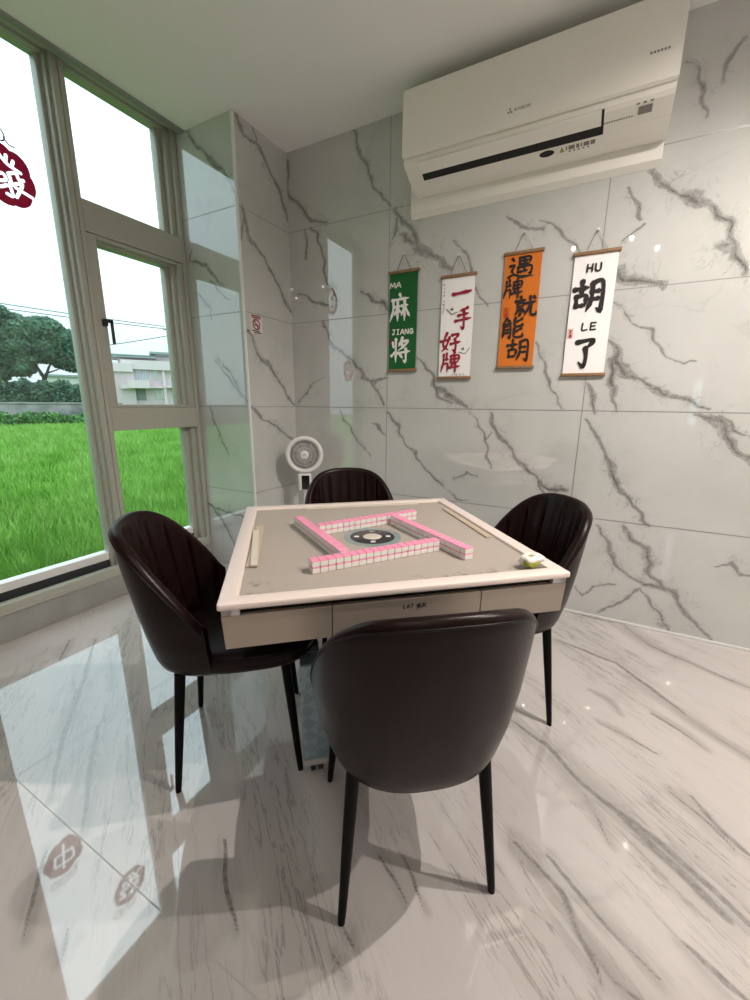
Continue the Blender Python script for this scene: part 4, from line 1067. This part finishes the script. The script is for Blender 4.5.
def make_chair():
    t = thing('tub_chair', '', 'chair')
    one('backrest', shell, M['leather'], t, angle=60)
    one('piping', rim_piping, M['piping'], t, True)
    st_ = one('seat', seat_pad, M['leather'], t, True)
    one('seat_piping', seat_seam, M['piping'], st_, True)
    for sx, sy in ((-1, -1), (1, -1), (1, 1), (-1, 1)):
        def leg(b):
            p0, p1 = Vector((sx * .160, sy * .160, .408)), Vector((sx * .195, sy * .195, .004))
            pts = [p0.lerp(p1, k) for k in (0, .3, .6, .97, 1)]
            tube(b, pts, [.0165, .0150, .0128, .0098, .0088], 18)
            cyl(b, (sx * .195, sy * .195, 0), (sx * .195, sy * .195, .005), .009)
        one('leg', leg, M['leg_black'], t, angle=50)
    return t
CH = make_chair()
CA = .7153
SPOTS = [((1.712, -1.686), CA + PI / 2 - .045, 'dark brown leather tub chair nearest the camera, seen from behind'),
         ((1.049, -1.648), CA, 'dark brown leather tub chair on the window side of the table'),
         ((1.783, -1.017), CA + PI, 'dark brown leather tub chair at the table side nearest the scrolls wall, black legs showing'),
         ((1.078, -.884), CA - PI / 2, 'dark brown leather tub chair behind the table beside the white fan')]
for i, ((x, y), th, lab) in enumerate(SPOTS):
    c = CH if i == 0 else copy_tree(CH)
    c.location = (x, y, 0); c.rotation_euler = (0, 0, th - PI / 2); tag(c, lab, 'chair', 'leather tub chairs around the mahjong table')

# ------------------------------------------------------------------ standing fan
FX, FY, FZ = .246, -.215, .864
fan = thing('standing_fan', 'white standing fan with round grille beside the marble corner', 'fan', (FX, FY, 0), 0)
fd = Vector((2.087 - .25 - FX, -2.565 - FY, 0)).normalized(); fa = math.atan2(fd.y, fd.x)
HM = Matrix.Translation((0, 0, FZ)) @ Matrix.Rotation(fa, 4, 'Z') @ Matrix.Rotation(PI / 2, 4, 'Y')   # local z -> facing direction
RF = .134
hd = one('fan_head', lambda b: lathe(b, [(.0, -.075), (.06, -.074), (.10, -.06), (.126, -.03), (RF, -.004), (RF, .012), (RF - .004, .020), (RF - .012, .024), (RF - .022, .022), (RF - .030, .014), (RF - .031, .006), (RF - .031, -.045), (0, -.050)], 56, 0, HM), M['fan_white'], fan, angle=50)
one('duct', lambda b: lathe(b, [(RF - .0315, .008), (RF - .034, -.010), (.05, -.016), (0, -.016)], 56, 0, HM), M['fan_duct'], hd, angle=50)
def grille(b):
    n = 54
    for k in range(n):
        a = 2 * PI * k / n; pts = []
        for j in range(7):
            r = .030 + (.102 - .030) * j / 6; aa = a + .5 * (j / 6); pts.append(HM @ Vector((r * math.cos(aa), r * math.sin(aa), .018 - .008 * (j / 6) ** 2)))
        tube(b, pts, .0011, 5)
    for r in (.052, .078, .102):
        tube(b, [HM @ Vector((r * math.cos(2 * PI * k / 40), r * math.sin(2 * PI * k / 40), .018 - .008 * ((r - .03) / .072) ** 2)) for k in range(40)], .0011, 5, True)
one('grille', grille, M['fan_white'], hd, True)
def blades(b):
    for k in range(7):
        a0 = 2 * PI * k / 7; V = []
        for j in range(6):
            r = .02 + .072 * j / 5
            for s in (0, 1):
                aa = a0 + .25 * j / 5 + s * .62; V.append(b.verts.new(HM @ Vector((r * math.cos(aa), r * math.sin(aa), -.012 + .016 * s))))
        for j in range(5):
            b.faces.new((V[2 * j], V[2 * j + 1], V[2 * j + 3], V[2 * j + 2]))
    r = bmesh.ops.extrude_face_region(b, geom=b.faces[:]); d = HM.to_3x3() @ Vector((0, 0, .0015))
    bmesh.ops.translate(b, vec=d, verts=[v for v in r['geom'] if isinstance(v, bmesh.types.BMVert)])
one('blades', blades, M['fan_blade'], hd)
hb = one('hub', lambda b: lathe(b, [(0, .026), (.024, .0255), (.030, .022), (.032, .014)], 36, 0, HM), M['fan_white'], hd, True)
one('hub_mark', lambda b: [box(b, -.011 + i * .006, -.0065 + i * .006, -.003, .003, .0265, .0268, M4=HM @ Matrix.Rotation(PI / 2 + .35, 4, 'Z')) for i in range(4)], M['grey_print'], hb)
NM = Matrix.Translation((0, 0, 0)) @ Matrix.Rotation(fa, 4, 'Z')
nk = one('control_box', lambda b: box(b, -.03, .03, -.049, .045, .602, .728, .010, 3, M4=NM), M['fan_white'], fan, angle=40)
one('display', lambda b: box(b, .029, .032, -.024, .032, .612, .716, .006, 3, M4=NM), M['screen_black'], nk)
one('pole', lambda b: cyl(b, (0, 0, .03), (0, 0, .61), .0155, n=20), M['fan_white'], fan, angle=40)
one('base', lambda b: lathe(b, [(0, 0.0), (.135, 0), (.14, .006), (.135, .016), (.06, .026), (.02, .034), (0, .034)], 40), M['fan_white'], fan, angle=40)

# ================================================================== OUTSIDE
def leaf_cloud(name, blobs, n, size, material, parent=None, seed=1, flat=1.0):
    r = np.random.RandomState(seed)
    wts = np.array([b[1][0] * b[1][1] + b[1][2] * b[1][0] for b in blobs]); wts = wts / wts.sum()
    idx = r.choice(len(blobs), n, p=wts)
    c = np.array([b[0] for b in blobs])[idx]; rad = np.array([b[1] for b in blobs])[idx]
    d = r.normal(size=(n, 3)); d /= np.linalg.norm(d, axis=1)[:, None]
    p = c + d * rad * (r.uniform(.40, 1.22, n) ** .6)[:, None]
    u = r.normal(size=(n, 3)); u /= np.linalg.norm(u, axis=1)[:, None]
    nrm = d + .7 * r.normal(size=(n, 3)); w = np.cross(u, nrm); w /= np.linalg.norm(w, axis=1)[:, None]
    s = (size * r.uniform(.6, 1.4, n))[:, None]
    v = np.stack([p - u * s, p + w * s * .55, p + u * s, p - w * s * .55], 1).reshape(-1, 3)
    return fast_mesh(name, v, np.arange(4 * n).reshape(n, 4), material, parent)

# rice paddy: bank, standing water-side understory, and the crop itself
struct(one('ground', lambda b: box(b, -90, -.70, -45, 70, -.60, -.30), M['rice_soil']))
def rice():
    N = 120000
    cam = np.array([2.087, -2.565])
    r = np.exp(nr.uniform(math.log(2.9), math.log(46), N)); az = np.radians(nr.uniform(136, 170, N))
    x = cam[0] + r * np.cos(az); y = cam[1] + r * np.sin(az)
    keep = (x < -.78) & ~((x < -27.2 + (y - 7.3) * .42 - .2) & (y < 13))
    x, y, r = x[keep], y[keep], r[keep]; N = len(x)
    h = nr.uniform(.24, .40, N) + .03 * np.sin(x * 1.3) * np.sin(y * 1.7)
    w = .0045 * (1 + r * .16) * nr.uniform(.7, 1.3, N)
    th = nr.uniform(0, 2 * PI, N); ln = nr.uniform(.02, .16, N); la = nr.uniform(0, 2 * PI, N)
    bx, by = np.cos(th) * w, np.sin(th) * w
    z0 = np.full(N, -.32)
    p0 = np.stack([x - bx, y - by, z0], 1); p1 = np.stack([x + bx, y + by, z0], 1)
    mx, my = x + .35 * ln * np.cos(la), y + .35 * ln * np.sin(la)
    p2 = np.stack([mx + bx * .8, my + by * .8, z0 + h * .62], 1); p3 = np.stack([mx - bx * .8, my - by * .8, z0 + h * .62], 1)
    tx, ty = x + ln * np.cos(la), y + ln * np.sin(la)
    p4 = np.stack([tx + bx * .08, ty + by * .08, z0 + h], 1); p5 = np.stack([tx - bx * .08, ty - by * .08, z0 + h], 1)
    v = np.stack([p0, p1, p2, p3, p4, p5], 1).reshape(-1, 3)
    k = 6 * np.arange(N)[:, None]
    f = np.concatenate([k + np.array([[0, 1, 2, 3]]), k + np.array([[3, 2, 4, 5]])])
    o = fast_mesh('rice_crop', v, f, M['rice']); o['kind'] = 'stuff'
    tag(o, 'bright green rice crop filling the field outside the windows', 'rice crop')
rice()

# garden wall and the weeds at its foot
gw = one('garden_wall', lambda b: (box(b, -6.5, 4.5, -.12, .12, -.4, 1.02, .02), box(b, -6.5, 4.5, -.16, .16, 1.02, 1.12, .02)), M['concrete'])
gw.location = (-26.6, 9.2, 0); gw.rotation_euler = (0, 0, math.atan2(3.9, 1.65)); tag(gw, 'weathered concrete wall at the far edge of the rice field', 'wall')
wd = leaf_cloud('weeds', [((-26.6 + 1.0 + .42 * (y - 9.2), y, rnd.uniform(.08, .25)), (.5, .5, rnd.uniform(.22, .42))) for y in np.arange(3.4, 13.2, .42)], 6500, .10, M['leaf_weed'], seed=4)
wd['kind'] = 'stuff'; tag(wd, 'strip of low weeds at the foot of the concrete wall', 'weeds')
def tree(label, base, trunk, blobs, n, seed, size=.17):
    t = thing('tree', label, 'tree', base)
    def tr(b):
        for pts, rr in trunk: tube(b, pts, rr, 10)
    one('trunk', tr, M['bark'], t, True)
    leaf_cloud('crown', blobs, n, size, M['leaf_dark'], t, seed)
    return t
# in each tree's own frame: a runs along the wall (to the right seen from the room), b away from the room
ux, uy = .39, .92
def W3(a, b, z): return (a * ux - b * uy, a * uy + b * ux, z)
def blobs(L): return [(W3(a, b, z), (rx, ry, rz)) for a, b, z, rx, ry, rz in L]
tree('broad dark green tree with forked trunk behind the wall, nearer the mullion', (-30.0, 11.5, -.3),
     [([W3(0, 0, 0), W3(-.02, 0, 1.6), W3(.02, 0, 3.0), W3(-.4, 0, 4.0)], [.17, .14, .12, .07]), ([W3(.0, 0, 2.7), W3(.35, 0, 3.6), W3(.8, .1, 4.4)], [.10, .07, .04]), ([W3(.1, 0, 3.2), W3(1.0, 0, 3.6)], [.06, .03])],
     blobs([(-.6, 0, 5.7, .95, 1.0, .7), (.45, .1, 5.95, 1.0, 1.0, .7), (1.3, 0, 5.4, .85, .9, .65), (-.9, 0, 4.8, .9, .9, .6), (.2, .2, 5.0, 1.0, .9, .65), (1.6, 0, 4.7, .75, .8, .6), (1.3, .1, 4.0, .75, .7, .4), (-.7, .1, 4.2, .7, .7, .5), (2.05, 0, 4.75, .45, .5, .5), (.4, 0, 4.3, .7, .6, .4), (-.9, 0, 3.6, .5, .5, .4), (1.7, 0, 3.65, .4, .5, .25)]), 24000, 21, .125)
tree('tallest dark green tree behind the wall, cut by the left picture edge', (-31.5, 9.9, -.3),
     [([W3(.3, 0, 0), W3(.25, 0, 1.5), W3(.1, 0, 3.0), W3(-.3, 0, 4.4)], [.19, .15, .12, .07]), ([W3(.25, 0, 1.8), W3(.9, 0, 2.9)], [.08, .05])],
     blobs([(-.2, 0, 6.5, 1.3, 1.1, .85), (1.0, .1, 6.1, 1.0, 1.0, .7), (-1.6, 0, 6.1, 1.3, 1.1, .95), (.6, 0, 5.2, 1.3, 1.1, .75), (-.9, 0, 5.0, 1.3, 1.1, .8), (1.5, 0, 4.6, .9, .9, .6), (.2, 0, 4.2, 1.1, .9, .65), (-1.2, 0, 3.9, 1.2, .9, .7), (1.0, .1, 3.5, .8, .7, .45), (-.2, 0, 3.2, .8, .7, .5), (-1.5, 0, 2.9, .8, .7, .5)]), 27000, 22, .13)
SH = [(-1.6, .95), (-.7, 1.0), (.15, 1.15), (.95, 1.1), (1.75, 1.15), (2.5, .95)]
for i, (a, h) in enumerate(SH):
    o = thing('shrub', f"{('low dark', 'rounded dark', 'bushy', 'leafy dark', 'tallest dark', 'small')[i]} green shrub behind the concrete wall, {ORD[i]} from the left", 'shrub', tuple(Vector((-28.3, 9.3, -.3)) + Vector(W3(a * 1.15, .2, 0))), 0, 'shrubs behind the concrete wall')
    one('stem', lambda b: tube(b, [(0, 0, 0), (.03, .02, .9), (0, 0, 1.7)], [.05, .04, .02], 8), M['bark'], o, True)
    leaf_cloud('foliage', [((0, 0, .9 + h * .5), (.60, .68, h * .75)), (tuple(W3(.18, 0, 1.35 + h * .8)), (.45, .5, h * .42)), (tuple(W3(-.22, 0, 1.4 + h * .6)), (.42, .5, h * .4))], 3600, .09, M['leaf_hedge'], o, 40 + i)

# far house and the apartment building
fh = thing('house', 'low white house with flat grey roof far behind the trees', 'house', (-43.3, 18.9, -.3), math.atan2(1.6, .9))
one('walls', lambda b: box(b, -1.5, 3.2, 0, 3, 0, 3.75), M['far_white'], fh)
one('roof', lambda b: box(b, -1.7, 3.4, -.25, 3.2, 3.75, 3.92), M['roof_grey'], fh)
one('window', lambda b: box(b, 1.0, 1.35, -.03, .01, 2.6, 3.1), M['far_glass'], fh)
ab_ = thing('apartment_building', 'pinkish apartment block with flat eaves and balconies beyond the rice field', 'building', (-51.5, 28.6, -.3), math.atan2(5.44, 3.55))
k_ = .1138                                              # metres along the facade per picture pixel of my survey
def bx(nm, m, X0, X1, Y0, Y1, d0, d1, parent=ab_, bev=0.0):
    f = lambda X: (X - 40) * k_ / 8.33; g = lambda Y: 1.53 + (940 - Y) * .1235 / 8.33
    return one(nm, lambda b: box(b, f(X0), f(X1), d0, d1, g(Y1) if Y1 < 940 else 0, g(Y0), bev), m, parent)
bx('walls', M['stucco'], 60, 640, 640, 940, 0, 6)
bx('side_wing', M['stucco'], -120, 190, 690, 940, -.5, 4)
bx('wing_parapet', M['stucco_light'], -125, 188, 630, 700, -.75, 4)
bx('parapet', M['stucco_light'], 98, 640, 600, 675, -.45, 6)
bx('penthouse', M['stucco'], 75, 385, 575, 640, .6, 5)
rf = bx('roof', M['roof_grey'], 20, 388, 557, 580, -.2, 5.5)
bx('penthouse', M['stucco_light'], 388, 640, 540, 610, .9, 5)
bx('roof', M['roof_grey'], 340, 660, 522, 541, .0, 5.5)
bx('balcony', M['stucco_light'], 135, 312, 768, 832, -1.3, 0)
bx('balcony', M['stucco_light'], 80, 175, 805, 838, -1.0, 0)
bx('recess_shade_panel', M['shade_grey'], 182, 272, 832, 932, -.06, .05)  # flat dark panel on the facade; the recess's shade is put into its grey
bx('awning', M['stucco_light'], 308, 418, 812, 828, -.7, 0)
bx('awning', M['stucco_light'], 450, 560, 806, 822, -.7, 0)
bx('pillar', M['stucco_light'], 425, 450, 675, 940, -.22, 0)
for X0, X1, Y0, Y1 in ((150, 200, 706, 768), (212, 258, 684, 768), (268, 306, 684, 768), (352, 386, 676, 752), (352, 382, 842, 918), (398, 424, 842, 918), (500, 530, 826, 918)):
    w = bx('window', M['far_white'], X0, X1, Y0, Y1, -.10, .02)
    bx('pane', M['far_glass'], X0 + 6, X1 - 6, Y0 + 8, Y1 - 8, -.12, -.05, w)
    bx('mullion', M['far_white'], (X0 + X1) / 2 - 3, (X0 + X1) / 2 + 3, Y0 + 8, Y1 - 8, -.14, -.11, w)

# utility pole and its wires
up = thing('utility_pole', 'grey utility pole with crossarms beside the apartment block', 'utility pole', (-34.0, 24.45, -.3))
one('pole', lambda b: cyl(b, (0, 0, 0), (0, 0, 8.9), .16, .11, 12), M['wire'], up)
one('crossarm', lambda b: box(b, -.9, .5, -.06, .06, 8.02, 8.13, M4=Matrix.Rotation(math.atan2(.4, .3) + 0, 4, 'Z')), M['wire'], up)
one('crossarm', lambda b: box(b, -.7, .4, -.05, .05, 7.45, 7.55, M4=Matrix.Rotation(math.atan2(.4, .3), 4, 'Z')), M['wire'], up)
for nm, (a, c) in {'topmost wire running to the upper crossarm of the utility pole': ((-41.5, 9.5, 8.78), (-34.45, 23.85, 8.02)),
                   'second wire running just below the topmost wire': ((-41.5, 9.5, 8.38), (-34.5, 23.75, 7.82)),
                   'low slanting wire rising to the lower crossarm of the pole': ((-40.5, 14.0, 4.6), (-34.4, 23.8, 7.16)),
                   'lowest wire, running level above the apartment roof': ((-41.0, 14.0, 5.4), (-34.4, 24.1, 5.35))}.items():
    pts = [tuple(np.array(a) * (1 - t) + np.array(c) * t - np.array([0, 0, .35 * 4 * t * (1 - t) * .3])) for t in np.linspace(0, 1, 14)]
    tag(one('power_line', lambda b: tube(b, pts, .034, 6), M['wire']), nm, 'wire', 'wires of the utility pole')

# ------------------------------------------------------------------ sky
w = bpy.data.worlds.new('overcast_sky'); scene.world = w; w.use_nodes = True
t = w.node_tree; bg = t.nodes['Background']
k = NT.__new__(NT); k.t = t; k.n = t.nodes; k.l = t.links; k.bsdf = None
tc = k.node('ShaderNodeTexCoord').outputs['Generated']
sep = k.node('ShaderNodeSeparateXYZ'); t.links.new(tc, sep.inputs[0])
n = k.noise(tc, 2.2, 5, .55, .4)
lum = k.math('MULTIPLY_ADD', k.math('MAXIMUM', sep.outputs['Z'], 0.0), .667); lum.node.inputs[2].default_value = .333
tint = k.mix(k.smooth(n, .36, .62), (.89, .97, 1.0), (.76, .92, 1.0))
mul = k.node('ShaderNodeVectorMath', operation='SCALE'); t.links.new(tint, mul.inputs[0]); t.links.new(lum, mul.inputs['Scale'])
c = mul.outputs[0]
t.links.new(c, bg.inputs['Color']); bg.inputs['Strength'].default_value = SKY

# ------------------------------------------------------------------ camera
yaw, pitch, roll = .4917, -.2334, .0089
right = Vector((math.cos(yaw), math.sin(yaw), 0)); flat = Vector((-math.sin(yaw), math.cos(yaw), 0))
fwd = flat * math.cos(pitch) + Vector((0, 0, math.sin(pitch))); upv = -flat * math.sin(pitch) + Vector((0, 0, math.cos(pitch)))
X = right * math.cos(roll) + upv * math.sin(roll); Y = -right * math.sin(roll) + upv * math.cos(roll); Z = -fwd
cam = bpy.data.cameras.new('camera'); co = bpy.data.objects.new('camera', cam); COL.objects.link(co)
co.matrix_world = Matrix(((X.x, Y.x, Z.x, 2.0866), (X.y, Y.y, Z.y, -2.5647), (X.z, Y.z, Z.z, 1.23), (0, 0, 0, 1)))
cam.sensor_fit = 'HORIZONTAL'; cam.sensor_width = 36; cam.lens = 406.65 / 750 * 36; cam.clip_start = .02; cam.clip_end = 400
scene.camera = co
vs = scene.view_settings
scene.display_settings.display_device = 'sRGB'
vs.view_transform = 'Standard'; vs.look = 'None'; vs.gamma = 1.0; vs.exposure = EXPO; vs.use_curve_mapping = False
cy = scene.cycles
cy.use_denoising = True; cy.max_bounces = 10; cy.diffuse_bounces = 5; cy.glossy_bounces = 5; cy.transparent_max_bounces = 12; cy.transmission_bounces = 6
cy.caustics_reflective = False; cy.sample_clamp_indirect = 6.0
